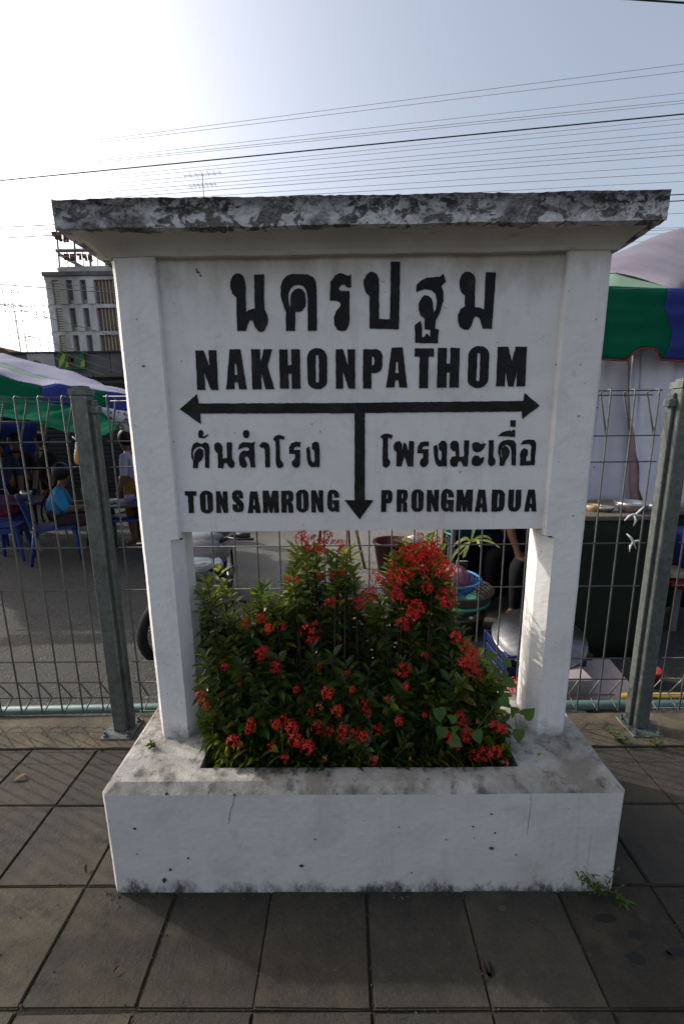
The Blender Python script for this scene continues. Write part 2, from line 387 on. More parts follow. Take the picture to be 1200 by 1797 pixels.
# --- planter
def planter_mesh():
    x0, x1, y0, y1 = -.802, .776, -.018, .54
    hx0, hx1, hy0, hy1 = -.524, .481, .058, .47
    c = .034; zt = .386; zc = .360
    out0 = [(x0+c*.4, y0), (x1-c*.4, y0), (x1, y0+c*.4), (x1, y1-c*.4), (x1-c*.4, y1), (x0+c*.4, y1), (x0, y1-c*.4), (x0, y0+c*.4)]
    def ins(d): return [(x0+d+c*.4, y0+d), (x1-d-c*.4, y0+d), (x1-d, y0+d+c*.4), (x1-d, y1-d-c*.4), (x1-d-c*.4, y1-d), (x0+d+c*.4, y1-d), (x0+d, y1-d-c*.4), (x0+d, y0+d+c*.4)]
    s = MB()
    vv = [(x, y, 0-.02) for x, y in out0]+[(x, y, zc) for x, y in out0]+[(x, y, zt) for x, y in ins(.024)]
    vv += [(hx0, hy0, zt), (hx1, hy0, zt), (hx1, hy1, zt), (hx0, hy1, zt), (hx0, hy0, .2), (hx1, hy0, .2), (hx1, hy1, .2), (hx0, hy1, .2)]
    fs = []
    for i in range(8): fs.append((i, (i+1) % 8, 8+(i+1) % 8, 8+i))
    s.mi = 0; s.add(vv, fs)
    b = len(s.f); s2 = []
    for i in range(8): s2.append((8+i, 8+(i+1) % 8, 16+(i+1) % 8, 16+i))
    s2 += [(16, 17, 25, 24), (17, 18, 25), (18, 19, 26, 25), (19, 20, 26), (20, 21, 27, 26), (21, 22, 27), (22, 23, 24, 27), (23, 16, 24)]
    s2 += [(24, 25, 29, 28), (25, 26, 30, 29), (26, 27, 31, 30), (27, 24, 28, 31)]
    s.f += s2; s.m += [1]*len(s2)
    me = s.mesh('planter', [PWHITE, LEDGE]); densify(me, .022); rough(me, .0018, 4, .0006, 55); return me
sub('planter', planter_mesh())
me = MB().box(-.526, .483, .056, .472, .2, .335).mesh('soil', SOIL); densify(me, .05); rough(me, .02, 8); sub('soil', me)
# --- posts: chamfered below the board, squarer beside it
def post_mesh(xa, xb, inner):
    c, ci, k = .019, .030, 1.3
    def prof(cin):
        ci_l, ci_r = (cin, c) if inner < 0 else (c, cin)
        return [(xa+ci_l, YF), (xb-ci_r, YF), (xb, YF+ci_r*k), (xb, YB-c), (xb-c, YB), (xa+c, YB), (xa, YB-c), (xa, YF+ci_l*k)]
    s = MB(); lv = [(prof(ci), .375), (prof(ci), 1.095), (prof(.004), 1.10), (prof(.004), 1.93)]
    vv = [(x, y, z) for p, z in lv for x, y in p]; fs = []
    for k in range(3):
        for i in range(8): fs.append((k*8+i, k*8+(i+1) % 8, k*8+8+(i+1) % 8, k*8+8+i))
    fs += [tuple(range(7, -1, -1)), tuple(24+i for i in range(8))]
    s.add(vv, fs); me = s.mesh('post', WHITE); densify(me, .018); rough(me, .0014, 7, .0007, 70); return me
sub('post', post_mesh(X0, -.578, 1)); sub('post', post_mesh(.566, X1, -1))
# --- name board
PY = .214
me = MB().box(-.585, .573, PY, .298, 1.117, 1.945).mesh('name_board', WHITE); densify(me, .05); rough(me, .0008, 5, .0004, 40)
for v in me.vertices:
    if v.co.y < PY+.004: v.co.y = PY+noise.noise(v.co*7)*.0006
board = sub('name_board', me)
# --- cornice (cove under the slab) and roof slab
lev = [(.004, 1.956), (.012, 1.951), (.030, 1.947), (.046, 1.940), (.060, 1.931), (.072, 1.919), (.078, 1.909)]
s = MB(); vv = []; fs = []
SX0, SX1, SY0, SY1 = -.797, .768, .11, .41
PX0, PX1, PY0, PY1 = X0-.004, X1+.004, YF-.003, YB+.003
for d, z in lev:
    t_ = d/.078
    a0, a1 = SX0+.004+(PX0-SX0-.004)*t_, SX1-.004+(PX1-SX1+.004)*t_
    b0, b1 = SY0+.004+(PY0-SY0-.004)*t_, SY1-.004+(PY1-SY1+.004)*t_
    vv += [(a0, b0, z), (a1, b0, z), (a1, b1, z), (a0, b1, z)]
for k in range(len(lev)-1):
    for i in range(4): fs.append((k*4+i, k*4+4+i, k*4+4+(i+1) % 4, k*4+(i+1) % 4))
fs.append(tuple((len(lev)-1)*4+i for i in (3, 2, 1, 0))); fs.append((0, 1, 2, 3))
s.add(vv, fs); me = s.mesh('cornice', SOFFIT); densify(me, .04); rough(me, .0025, 8, .001, 50); sub('cornice', me)
me = MB().box(SX0, SX1, SY0, SY1, 1.948, 2.016).mesh('roof_slab', MOULD); densify(me, .014); rough(me, .0030, 6, .0022, 75)
sub('roof_slab', me)

# --- lettering, traced outlines laid on the board as 2.5 mm raised black paint and plaster
def outline_obj(name, loops, parent):
    """loops: image outlines; first is the outside, others are holes"""
    L = Vector(parent.location)
    bm = bmesh.new()
    def pt(px, py): return atY(px, py, PY)
    rr_ = random.Random(int(loops[0][0][0]*13+loops[0][0][1]))
    edges = []
    for lp in loops:
        pts = []
        n = len(lp)
        for i in range(n):                       # hand-painted edge: subdivide and waver
            a, b = Vector(lp[i]), Vector(lp[(i+1) % n]); k = max(1, int((b-a).length/5))
            for j in range(k):
                p = a.lerp(b, j/k)
                pts.append(p+Vector((rr_.uniform(-1, 1), rr_.uniform(-1, 1)))*.38)
        vs_ = [bm.verts.new(pt(p.x, p.y)) for p in pts]
        for i in range(len(vs_)): edges.append(bm.edges.new((vs_[i], vs_[(i+1) % len(vs_)])))
    bmesh.ops.triangle_fill(bm, use_beauty=True, use_dissolve=False, edges=edges, normal=Vector((0, -1, 0)))
    ed = [e for e in bm.edges if e.is_boundary]
    fr = bmesh.ops.extrude_face_region(bm, geom=list(bm.faces))
    for v in fr['geom']:
        if isinstance(v, bmesh.types.BMVert): v.co.y -= .0028
    bmesh.ops.recalc_face_normals(bm, faces=list(bm.faces))
    me_ = bpy.data.meshes.new(name); bm.to_mesh(me_); bm.free(); me_.materials.append(BLACK)
    me_.transform(Matrix.Translation(-SP))
    return link(name, me_, parent)
def tr(pts, ox, oy, k): return [(ox+x/k, oy+y/k) for x, y in pts]
A = lambda p: tr(p, 320, 440, 3.75)
B = lambda p: tr(p, 620, 440, 3.75)
C_ = lambda p: tr(p, 300, 680, 3.5294)
D = lambda p: tr(p, 620, 680, 3.5294)
def ellp(cx, cy, rx, ry, n=14): return [(cx+rx*math.cos(2*math.pi*i/n), cy+ry*math.sin(2*math.pi*i/n)) for i in range(n)]
THAI = [
 A([(362,527),(418,527),(430,490),(440,462),(455,455),(466,465),(480,505),(500,530),(515,535),(540,525),(560,490),(565,455),(560,425),(548,400),(540,385),(538,157),(474,157),(478,380),(445,388),(420,405),(418,250),(415,205),(400,165),(380,152),(355,152),(330,170),(318,205),(318,245),(330,285),(357,310)]),
 A([(682,527),(742,527),(743,400),(765,403),(790,395),(810,365),(813,330),(808,285),(790,258),(768,248),(745,255),(720,280),(712,315),(712,368),(703,355),(698,320),(700,280),(712,248),(735,228),(765,223),(795,232),(815,258),(824,300),(826,527),(886,527),(883,240),(878,205),(860,175),(825,157),(720,155),(690,165),(660,195),(648,235),(648,290),(655,330),(672,380),(682,405)]),
 A([(970,327),(1000,328),(1030,335),(1042,350),(1038,370),(1010,400),(997,440),(1000,490),(1020,520),(1050,530),(1078,522),(1095,490),(1100,450),(1099,265),(1040,268),(1028,250),(1045,225),(1062,222),(1075,232),(1088,242),(1110,242),(1110,155),(1098,165),(1080,165),(1060,152),(1035,150),(1005,165),(975,205)]),
 B([(106,512),(298,517),(306,75),(246,72),(240,452),(168,450),(168,190),(155,155),(130,142),(110,140),(85,160),(68,195),(68,235),(80,275),(106,300)]),
 B([(414,272),(470,250),(510,258),(540,285),(548,330),(542,380),(525,412),(522,345),(512,318),(490,298),(465,293),(445,312),(430,345),(428,390),(440,425),(468,447),(468,515),(505,520),(505,570),(495,560),(480,545),(468,565),(450,570),(448,490),(440,462),(404,490),(405,606),(554,608),(560,518),(536,514),(540,460),(570,400),(590,330),(590,270),(576,235),(607,205),(588,152),(570,172),(480,178),(440,200),(414,225)]),
 B([(732,295),(732,365),(705,385),(687,420),(687,470),(702,505),(730,520),(755,518),(775,495),(785,455),(795,435),(812,430),(828,445),(850,512),(908,513),(935,145),(870,143),(858,390),(830,375),(796,372),(800,190),(790,160),(765,142),(735,140),(710,160),(698,195),(700,240),(710,275)]),
 # left neighbour
 C_([(172,285),(175,268),(188,262),(200,270),(203,285),(195,298),(207,302),(233,288),(225,303),(205,314),(175,310)]),
 C_([(138,497),(167,498),(172,465),(195,445),(204,415),(200,385),(180,375),(160,385),(147,410),(147,440),(152,455),(143,445),(138,410),(145,385),(165,370),(190,365),(208,378),(213,400),(213,496),(238,500),(240,370),(232,348),(212,338),(195,348),(180,346),(160,337),(140,352),(128,385),(128,430),(140,460)]),
 C_([(293,498),(325,499),(330,470),(345,465),(358,490),(375,500),(392,490),(395,465),(385,445),(380,440),(378,340),(347,340),(350,435),(322,440),(318,365),(308,345),(290,338),(272,350),(270,380),(280,400),(292,408)]),
 C_(ellp(467, 288, 20, 26)),
 C_([(495,494),(523,495),(517,360),(520,335),(500,342),(450,338),(425,350),(415,383),(445,372),(475,370),(488,382),(480,392),(450,390),(428,405),(422,440),(428,480),(445,497),(465,495),(473,478),(462,450),(455,435),(470,425),(485,435)]),
 C_([(585,494),(615,495),(612,380),(605,350),(585,337),(565,340),(548,360),(560,372),(575,372),(583,385)]),
 C_([(632,320),(645,300),(670,293),(705,303),(702,322),(672,318),(678,450),(695,465),(697,485),(680,500),(660,495),(650,470),(650,440),(648,335)]),
 C_([(733,410),(770,412),(768,440),(750,460),(750,480),(765,494),(785,495),(800,480),(800,385),(760,388),(762,372),(780,366),(800,370),(802,340),(775,335),(745,345),(733,370)]),
 C_([(838,375),(855,365),(862,390),(868,450),(880,468),(890,450),(888,390),(872,380),(875,345),(895,333),(915,342),(920,370),(920,492),(870,492),(850,475),(842,440)]),
 # right neighbour
 D([(163,305),(185,288),(215,286),(240,295),(236,320),(213,308),(213,435),(228,460),(222,485),(200,497),(182,485),(180,450),(182,320)]),
 D([(265,487),(297,488),(315,425),(335,488),(370,488),(374,332),(345,332),(340,400),(325,345),(310,342),(298,400),(300,350),(285,330),(262,335),(248,360),(252,385),(267,400)]),
 D([(395,408),(430,408),(432,430),(412,450),(410,475),(425,493),(445,490),(462,470),(463,380),(425,383),(430,368),(445,362),(465,366),(466,335),(440,335),(415,338),(397,365)]),
 D([(494,365),(515,352),(522,380),(525,440),(538,455),(545,440),(545,395),(530,385),(527,350),(545,330),(565,330),(578,350),(576,487),(525,487),(508,470),(500,420)]),
 D([(630,395),(632,425),(610,430),(597,455),(600,480),(620,493),(640,485),(648,460),(665,455),(680,487),(705,487),(716,328),(685,328),(683,425),(655,430),(650,350),(640,332),(618,328),(600,345),(600,375),(612,392)]),
 D([(733,370),(735,350),(752,338),(772,340),(785,352),(800,345),(818,345),(808,375),(785,397),(755,400),(738,388)]),
 D([(730,455),(735,432),(752,420),(772,422),(785,438),(808,430),(803,462),(780,483),(750,487),(733,475)]),
 D([(835,435),(837,327),(866,325),(864,425),(878,450),(874,475),(852,490),(835,480),(830,458)]),
 D([(903,485),(930,484),(938,455),(960,425),(966,395),(955,370),(935,362),(920,375),(914,405),(922,435),(912,425),(908,395),(920,365),(945,353),(968,365),(977,390),(977,480),(1003,483),(1005,350),(990,328),(960,322),(920,330),(897,360),(893,400),(905,440)]),
 D([(893,300),(915,280),(945,270),(960,270),(965,262),(975,272),(985,262),(1000,262),(998,305)]),
 D([(970,202),(1002,203),(1000,243),(970,242)]),
 D([(1030,482),(1118,480),(1128,345),(1115,325),(1080,322),(1050,328),(1035,352),(1065,350),(1090,350),(1100,365),(1095,452),(1068,455),(1065,435),(1078,415),(1075,385),(1055,375),(1035,390),(1030,415)]),
]
for lp in THAI: outline_obj('letter', [lp], board)
# Latin capitals, heavy condensed grotesque in a unit box (x right, y down)
def rrect(x0, y0, x1, y1, rx, ry, n=5):
    o = []
    for cx, cy, a0 in ((x1-rx, y0+ry, -90), (x1-rx, y1-ry, 0), (x0+rx, y1-ry, 90), (x0+rx, y0+ry, 180)):
        for i in range(n+1):
            a = math.radians(a0+90*i/n); o.append((cx+rx*math.cos(a), cy+ry*math.sin(a)))
    return o
GL = {
 'N': [[(0,0),(.38,0),(.64,.42),(.62,0),(1,0),(1,1),(.66,1),(.36,.55),(.38,1),(0,1)]],
 'A': [[(.24,0),(.76,0),(1,1),(.62,1),(.57,.82),(.42,.82),(.40,1),(0,1)], [(.46,.36),(.54,.36),(.585,.64),(.42,.64)]],
 'K': [[(0,0),(.40,0),(.40,.36),(.58,0),(.95,0),(.72,.42),(1,1),(.60,1),(.42,.58),(.42,1),(0,1)]],
 'H': [[(0,0),(.41,0),(.41,.40),(.58,.40),(.58,0),(1,0),(1,1),(.58,1),(.58,.62),(.43,.62),(.43,1),(0,1)]],
 'O': [rrect(0, 0, 1, 1, .48, .22), rrect(.42, .16, .58, .84, .075, .05)],
 'P': [[(0,0),(.70,0),(.90,.05),(1,.16),(1,.42),(.92,.54),(.74,.60),(.44,.60),(.44,1),(0,1)], [(.46,.17),(.57,.20),(.60,.30),(.57,.39),(.46,.42)]],
 'T': [[(0,0),(1,0),(1,.20),(.72,.20),(.72,1),(.26,1),(.26,.20),(0,.20)]],
 'M': [[(0,0),(.36,0),(.50,.38),(.62,0),(1,0),(1,1),(.70,1),(.70,.60),(.60,1),(.42,1),(.30,.60),(.30,1),(0,1)]],
 'S': [[(.96,.38),(.56,.36),(.56,.20),(.46,.18),(.44,.26),(.56,.36),(.84,.48),(1,.62),(1,.82),(.84,.97),(.5,1),(.18,.97),(.02,.82),(.02,.64),(.42,.64),(.44,.82),(.56,.84),(.57,.72),(.42,.62),(.14,.50),(.02,.34),(.04,.14),(.22,.02),(.52,0),(.82,.03),(.96,.16)]],
 'R': [[(0,0),(.70,0),(.92,.05),(1,.16),(1,.38),(.92,.48),(.80,.53),(.94,.60),(.98,1),(.58,1),(.56,.64),(.44,.62),(.44,1),(0,1)], [(.46,.17),(.57,.19),(.59,.29),(.56,.38),(.46,.40)]],
 'G': [[(.48,0),(.80,.04),(.97,.17),(1,.36),(.58,.36),(.57,.20),(.47,.17),(.43,.22),(.43,.78),(.48,.84),(.58,.80),(.58,.66),(.46,.64),(.46,.48),(1,.48),(1,1),(.74,1),(.70,.93),(.50,1),(.26,.98),(.05,.84),(0,.66),(0,.30),(.08,.10),(.26,.02)]],
 'D': [[(0,0),(.62,0),(.86,.05),(1,.20),(1,.80),(.86,.95),(.62,1),(0,1)], [(.44,.17),(.55,.18),(.58,.26),(.58,.74),(.55,.82),(.44,.83)]],
 'U': [[(0,0),(.42,0),(.42,.76),(.48,.84),(.55,.82),(.58,.74),(.58,0),(1,0),(1,.76),(.88,.93),(.66,1),(.34,1),(.12,.93),(0,.76)]],
}
LAT = [('N',343.5,380,615,684),('A',394.7,430.7,613,683),('K',441,479.5,613,683),('H',490,526,613,682),('O',539,573.3,611,683),('N',589,622.7,613,682),
 ('P',637,670.7,613,682),('A',678,715,610,680),('T',727.5,761,611.5,681),('H',768,806,610.7,680),('O',822,858,607.5,681),('M',873,923.5,608.5,678),
 ('T',325,344.5,862,900),('O',351,373,861,901),('N',379,399,862,900),('S',407,427,860,899),('A',434,456.7,862,900),('M',461,488.7,861,899.5),('R',493.5,514.5,861,899.5),('O',519.6,541,859,899),('N',546,567,860,899),('G',574,594.7,859,898),
 ('P',669,688.5,860,898),('R',696,715,859,898),('O',722,743,858.5,898),('N',749,769.5,859.5,897.5),('G',774,796,858,898),('M',801,829,859,897.5),('A',834,855.5,859,898),('D',863,885.3,859,897.5),('U',892,914,859,897.5),('A',921,942.5,859,897.5)]
for ch, xa, xb, ya, yb in LAT:
    mid = (xa+xb)/2
    def mp(p):
        y = ya+(yb-ya)*p[1]
        lean = (638-mid)/3900.*(y-ya)          # stems lean with the board's perspective in the survey
        return (xa+(xb-xa)*p[0]+lean*.7, y)
    outline_obj('letter', [[mp(p) for p in lp] for lp in GL[ch]], board)
outline_obj('arrow', [[(316,718),(346,692),(349,708),(622,707),(640,706.5),(918,703.5),(919.8,690),(945.9,712),(915.5,734.7),(914.7,722),(640,724.5),(640,877),(655,877.5),(631,911),(604.6,878),(622,878),(622,725),(351.6,725.5),(353,744)]], board)

# wear on the plaster: cracks, chips and stains with shapes of their own
CHIP = mat('chip_dark', (.05, .045, .04), .95, var=.4, scale=80); RUSTM = mat('rust_stain', (.16, .10, .055), .95, var=.3, scale=60); CRACK = mat('crack_dark', (.12, .115, .105), .95)
def chip(px, py, r_, Y, m=CHIP, ax=1., seed=0):
    rr_ = random.Random(seed*7+int(px)); c = atY(px, py, Y); n = 9
    ring = [Vector((math.cos(2*math.pi*i/n)*r_*ax*rr_.uniform(.5, 1.2), 0, math.sin(2*math.pi*i/n)*r_*rr_.uniform(.5, 1.2))) for i in range(n)]
    r_ *= .7; ring = [v*.72 for v in ring]; o = MB(); o.add([v+Vector((0, -.0012, 0)) for v in ring]+[v+Vector((0, .004, 0)) for v in ring], [tuple(range(n-1, -1, -1))]+[(i, (i+1) % n, n+(i+1) % n, n+i) for i in range(n)])
    me_ = o.mesh('paint_chip', m); me_.transform(Matrix.Translation(c-SP)); link('paint_chip', me_, sign)
for px, py, r_, ax in [(288, 1545, .013, .7), (299, 1527, .006, 1.2), (237, 1455, .004, 1.3), (241, 1499, .003, .6), (236, 1454, .003, 2), (529, 1520, .006, 1.6), (862, 1489, .006, 2), (868, 1462, .004, 1.2), (830, 1451, .003, 1.5), (783, 1474, .003, .6), (862, 1429, .003, 1.6), (722, 1532, .0025, 1), (700, 1452, .002, 1), (330, 1507, .004, 1), (411, 1395, .006, .6), (553, 1473, .0025, 1), (905, 1500, .003, 1), (640, 1440, .002, 1), (292, 1394, .004, 1.4), (832, 1471, .002, .5)]: chip(px, py, r_, -.020, CHIP, ax)
for px, py, r_ in [(348, 478, .007), (352, 484, .005), (345, 473, .004)]: chip(px, py, r_, PY-.0005, RUSTM)
for px, py, r_, ax in [(252, 642, .003, 2), (240, 560, .002, 1), (1045, 560, .002, 1), (1015, 730, .003, 1.4), (1018, 640, .002, 1), (975, 640, .002, 1), (1005, 905, .002, 1.5), (1042, 820, .002, 1), (318, 946, .004, 2.6), (965, 942, .004, 2.4), (305, 775, .002, 1), (1048, 715, .002, 1.5)]: chip(px, py, r_, YF-.0015, CHIP, ax)
def crack(pts, Y, r_=.0011):
    o = MB(); rr_ = random.Random(int(pts[0][0])); q = []
    for a, b in zip(pts, pts[1:]):
        for i in range(6): q.append(atY(a[0]+(b[0]-a[0])*i/6+rr_.uniform(-1, 1), a[1]+(b[1]-a[1])*i/6, Y)-SP)
    o.tube(q, [r_*rr_.uniform(.3, 1.2) for _ in q], 4); o.build('crack', CRACK, sign)
crack([(417, 1388), (412, 1400), (405, 1425), (400, 1450)], -.0185); crack([(932, 1392), (928, 1440), (921, 1500), (918, 1560)], -.0176, .0006)

DAMP = mat('damp_stain', (.010, .010, .0095), .6, var=.3, scale=60); MORT = mat('mortar_smear', (.075, .068, .055), .95, var=.4, scale=50, bump=.8, bscale=90)
def stain(px, py, rx, ry, m, z=.0022, seed=1):
    c = atZ(px, py, 0); rr_ = random.Random(seed+int(px)); n = 15
    o = MB(); o.add([(math.cos(2*math.pi*i/n)*rx*rr_.uniform(.7, 1.1), math.sin(2*math.pi*i/n)*ry*rr_.uniform(.7, 1.1), 0) for i in range(n)], [tuple(range(n))])
    o.build('stain', m, pave, loc=(c.x, c.y, z))
for px, py, rx, ry in ((1112, 1641, .020, .013), (1116, 1682, .024, .016), (1185, 1672, .03, .012), (1172, 1677, .012, .01), (858, 1702, .013, .02), (1062, 1612, .035, .012), (858, 1710, .006, .012)): stain(px, py, rx, ry, DAMP)
stain(880, 1595, .014, .010, MORT)

# grit, crumbs and dry bits lying in the joints and against the planter: too small to pick apart
GRITM = mat('grit', (.06, .048, .032), .95, var=.5, scale=50, island=.6)
gr = MB(); rg = random.Random(77)
for i in range(1500):
    u = rg.random()
    if u < .38: X, Y = round(rg.uniform(-6, 6))*T+rg.gauss(0, .004), rg.uniform(-.7, .6)
    elif u < .72: X, Y = rg.uniform(-1.9, 1.9), rg.choice((-.6, -.3, 0, .3, .595))+rg.gauss(0, .004)
    elif u < .86: X, Y = rg.uniform(-.85, .82), -.02-abs(rg.gauss(0, .018))
    else: X, Y = rg.uniform(-1.9, 1.9), rg.uniform(-.7, .8)
    if -.80 < X < .775 and -.018 < Y < .54: continue
    r_ = rg.uniform(.0008, .0026)*(1.6 if rg.random() < .08 else 1); a = rg.uniform(0, 6.28)
    cx, sx_ = math.cos(a)*r_, math.sin(a)*r_
    gr.add([(X+cx*1.6, Y+sx_*1.6, -.001), (X-sx_, Y+cx, -.001), (X-cx*1.3, Y-sx_*1.3, -.001), (X+sx_, Y-cx, -.001), (X, Y, r_*1.3)], [(0, 1, 4), (1, 2, 4), (2, 3, 4), (3, 0, 4)])
tag(gr.build('grit', GRITM, pave), kind='stuff')

# ================================================================== PLANTS IN THE PLANTER
LEAF = mat('ixora_leaf', (.030, .058, .011), .36, var=.35, scale=9, spec=.45, trans=.34, tcol=(.17, .22, .015), island=.5, hue=.025)
LEAFY = mat('ixora_young_leaf', (.115, .155, .016), .34, var=.3, scale=9, spec=.45, trans=.42, tcol=(.30, .34, .03), island=.35, hue=.03)
STEM = mat('ixora_stem', (.05, .035, .025), .9, var=.3, scale=60)
PETAL = mat('ixora_petal', (.62, .030, .022), .6, var=.2, scale=60, spec=.2, trans=.3, tcol=(.75, .05, .03), island=.3, hue=.012)
LEAFO = mat('ixora_old_leaf', (.20, .13, .025), .5, var=.4, scale=40, trans=.3, tcol=(.35, .24, .04), island=.4)
PETAL2 = mat('ixora_crimson_petal', (.42, .016, .020), .6, var=.2, scale=60, spec=.2, trans=.3, tcol=(.5, .03, .03), island=.35)
PETAL3 = mat('ixora_faded_petal', (.50, .14, .11), .7, var=.3, scale=60, spec=.2, trans=.3, tcol=(.55, .2, .14), island=.4)
VINE = mat('vine_leaf', (.05, .11, .025), .5, var=.25, scale=25, trans=.35, tcol=(.14, .26, .03))
def leaf(mb, base, d, up, L, Wd, fold=.25, curl=.15):
    """pointed leaf of six faces with a folded midrib"""
    d = d.normalized(); side = d.cross(up)
    if side.length < 1e-4: side = d.orthogonal()
    side.normalize(); n = side.cross(d).normalized()
    def P(t, w, k): return base + d*(L*t) + side*(Wd*.5*w) + n*(k*Wd - curl*L*t*t)
    mb.add([P(0, 0, 0), P(.34, -.9, fold), P(.40, 0, 0), P(.34, .9, fold), P(.70, -.82, fold), P(.72, 0, 0), P(.70, .82, fold), P(1, 0, 0)],
           [(0, 2, 1), (0, 3, 2), (1, 2, 5, 4), (2, 3, 6, 5), (4, 5, 7), (5, 6, 7)])
R2 = random.Random(21)
def rv(a=1.): return Vector((R2.uniform(-a, a), R2.uniform(-a, a), R2.uniform(-a, a)))
TOP = [(330,1060),(342,1040),(352,1046),(364,1000),(374,978),(386,992),(398,1060),(414,1085),(434,1092),(448,1040),(460,1012),(474,1030),(492,1040),(508,990),(520,948),(545,945),(575,945),(600,945),(618,962),(634,1012),(646,1040),(660,1010),(674,975),(690,958),(720,945),(765,945),(782,985),(792,1085),(815,1105),(838,1140),(862,1165),(885,1200),(905,1250)]
TOPW = [atY(x, y, .28) for x, y in TOP]
def topz(X):
    for a, b in zip(TOPW, TOPW[1:]):
        if a.x <= X <= b.x:
            return a.z+(b.z-a.z)*(X-a.x)/(b.x-a.x)
    return .5
SOILZ = .335
def shrub(x0, x1, n, label, low=False, yr=(.09, .45), zmul=1.0):
    cx = (x0+x1)/2; base = Vector((cx, (yr[0]+yr[1])/2, SOILZ-.01))
    root = thing('ixora_shrub', label, 'shrub', base, 0, 'ixora shrubs in the planter')
    fol = MB(); st = MB()
    tips = []
    for i in range(n):
        X = R2.uniform(x0, x1); Y = R2.uniform(*yr); zt = topz(X)
        u = R2.random()
        Z = SOILZ + (zt-SOILZ)*zmul*(1-u*.92) if not low else SOILZ+R2.uniform(.03, .13)
        if Y < .16: Z = min(Z, SOILZ+.12+R2.random()*.30)
        tips.append(Vector((X, Y, Z)))
    # make the outline: a shoot right at the surveyed top
    if not low:
        k = x0
        while k < x1:
            if R2.random() < .5: tips.append(Vector((k, R2.uniform(.2, .36), topz(k)*zmul-.02-R2.random()*.03)))
            k += .022
    for tp in tips:
        b0 = Vector((cx+(tp.x-cx)*.45+R2.uniform(-.03, .03), base.y+(tp.y-base.y)*.5, SOILZ-.02))
        mid = b0.lerp(tp, .5)+Vector((R2.uniform(-.03, .03), R2.uniform(-.03, .03), .02))
        H = (tp-b0).length
        pts = [b0.lerp(mid, t).lerp(mid.lerp(tp, t), t) for t in (0, .25, .5, .75, 1)]
        st.tube([p-base for p in pts], [.0042, .0036, .003, .0024, .0014], 4, cap=False)
        ax = (pts[-1]-pts[-2]).normalized()
        leafy = min(H*.8, R2.uniform(.12, .26)); k = 0; s_ = 0
        young = tp.z > topz(tp.x)-.10 or R2.random() < .16
        while s_ < leafy:
            p = tp - ax*s_
            ph = k*math.pi/2+R2.uniform(-.4, .4)
            o1 = ax.orthogonal().normalized(); o2 = ax.cross(o1)
            for sg in (0, math.pi):
                side = o1*math.cos(ph+sg)+o2*math.sin(ph+sg)
                lift = max(.15, .95-s_*7)+R2.uniform(-.2, .2)
                d = (side + ax*lift + rv(.15)).normalized()
                L = R2.choice((R2.uniform(.026, .042), R2.uniform(.036, .058), R2.uniform(.046, .066)))*(.75 if s_ < .012 else 1)
                fol.mi = 1 if (young and s_ < .07 and R2.random() < .75) else (2 if R2.random() < .03 else 0)
                leaf(fol, p-base, d, ax, L, L*R2.uniform(.38, .5), .18, R2.uniform(0, .3))
            k += 1; s_ += R2.uniform(.011, .019)
    st.build('stems', STEM, root)
    tag(fol.build('foliage', [LEAF, LEAFY, LEAFO], root), kind='stuff')
    return root, base
SH = [(-.54, -.33, 120, 'ixora shrub with one upright leafy shoot, against the left post', False),
      (-.36, -.14, 130, 'dark green ixora shrub second from the left post with few flowers', False),
      (-.17, .02, 85, 'ixora shrub with red flowers reaching the board below the downward arrow', False),
      (.0, .30, 150, 'tallest full ixora shrub crowned by a broad red flower mass', False),
      (.27, .47, 85, 'low sloping ixora shrub beside the right post', False),
      (-.51, .46, 190, 'low clipped ixora row along the front rim of the planter', True)]
shrubs = []
for a, b, n, lab, low in SH:
    shrubs.append(shrub(a, b, n, lab, low, yr=(.075, .17) if low else (.12, .37)))
# flower heads: a dome of four-petalled stars
def flower_mesh(seed, R_=.034, n=14, pm=None):
    r_ = random.Random(seed); mb = MB()
    for i in range(n):
        t = (i+.5)/n; th = math.acos(1-t*1.15); ph = i*2.399+r_.uniform(-.3, .3)
        d = Vector((math.sin(th)*math.cos(ph), math.sin(th)*math.sin(ph), math.cos(th)))
        c = d*R_*r_.uniform(.75, 1.15)
        mb.tube([Vector((0, 0, -R_*.5)), c], [.0008, .0007], 3, cap=False)
        a = d.orthogonal().normalized(); b = d.cross(a); ro = r_.uniform(0, 6)
        for q in range(4):
            an = ro+q*math.pi/2; s_ = a*math.cos(an)+b*math.sin(an); w = d.cross(s_)
            L = r_.uniform(.0125, .017); k = r_.uniform(-.15, .25)
            mb.add([c, c+s_*L*.55+w*L*.30+d*.001, c+s_*L+d*L*k, c+s_*L*.55-w*L*.30+d*.001], [(0, 1, 2, 3)])
    return mb.mesh('flower_head', pm or PETAL)
FM = [flower_mesh(i, .030+.003*(i % 3), 10+i % 6) for i in range(7)]
FM += [flower_mesh(20+i, .026+.004*(i % 3), 7+i % 6, PETAL2) for i in range(4)]+[flower_mesh(40+i, .024, 6+i, PETAL3) for i in range(2)]
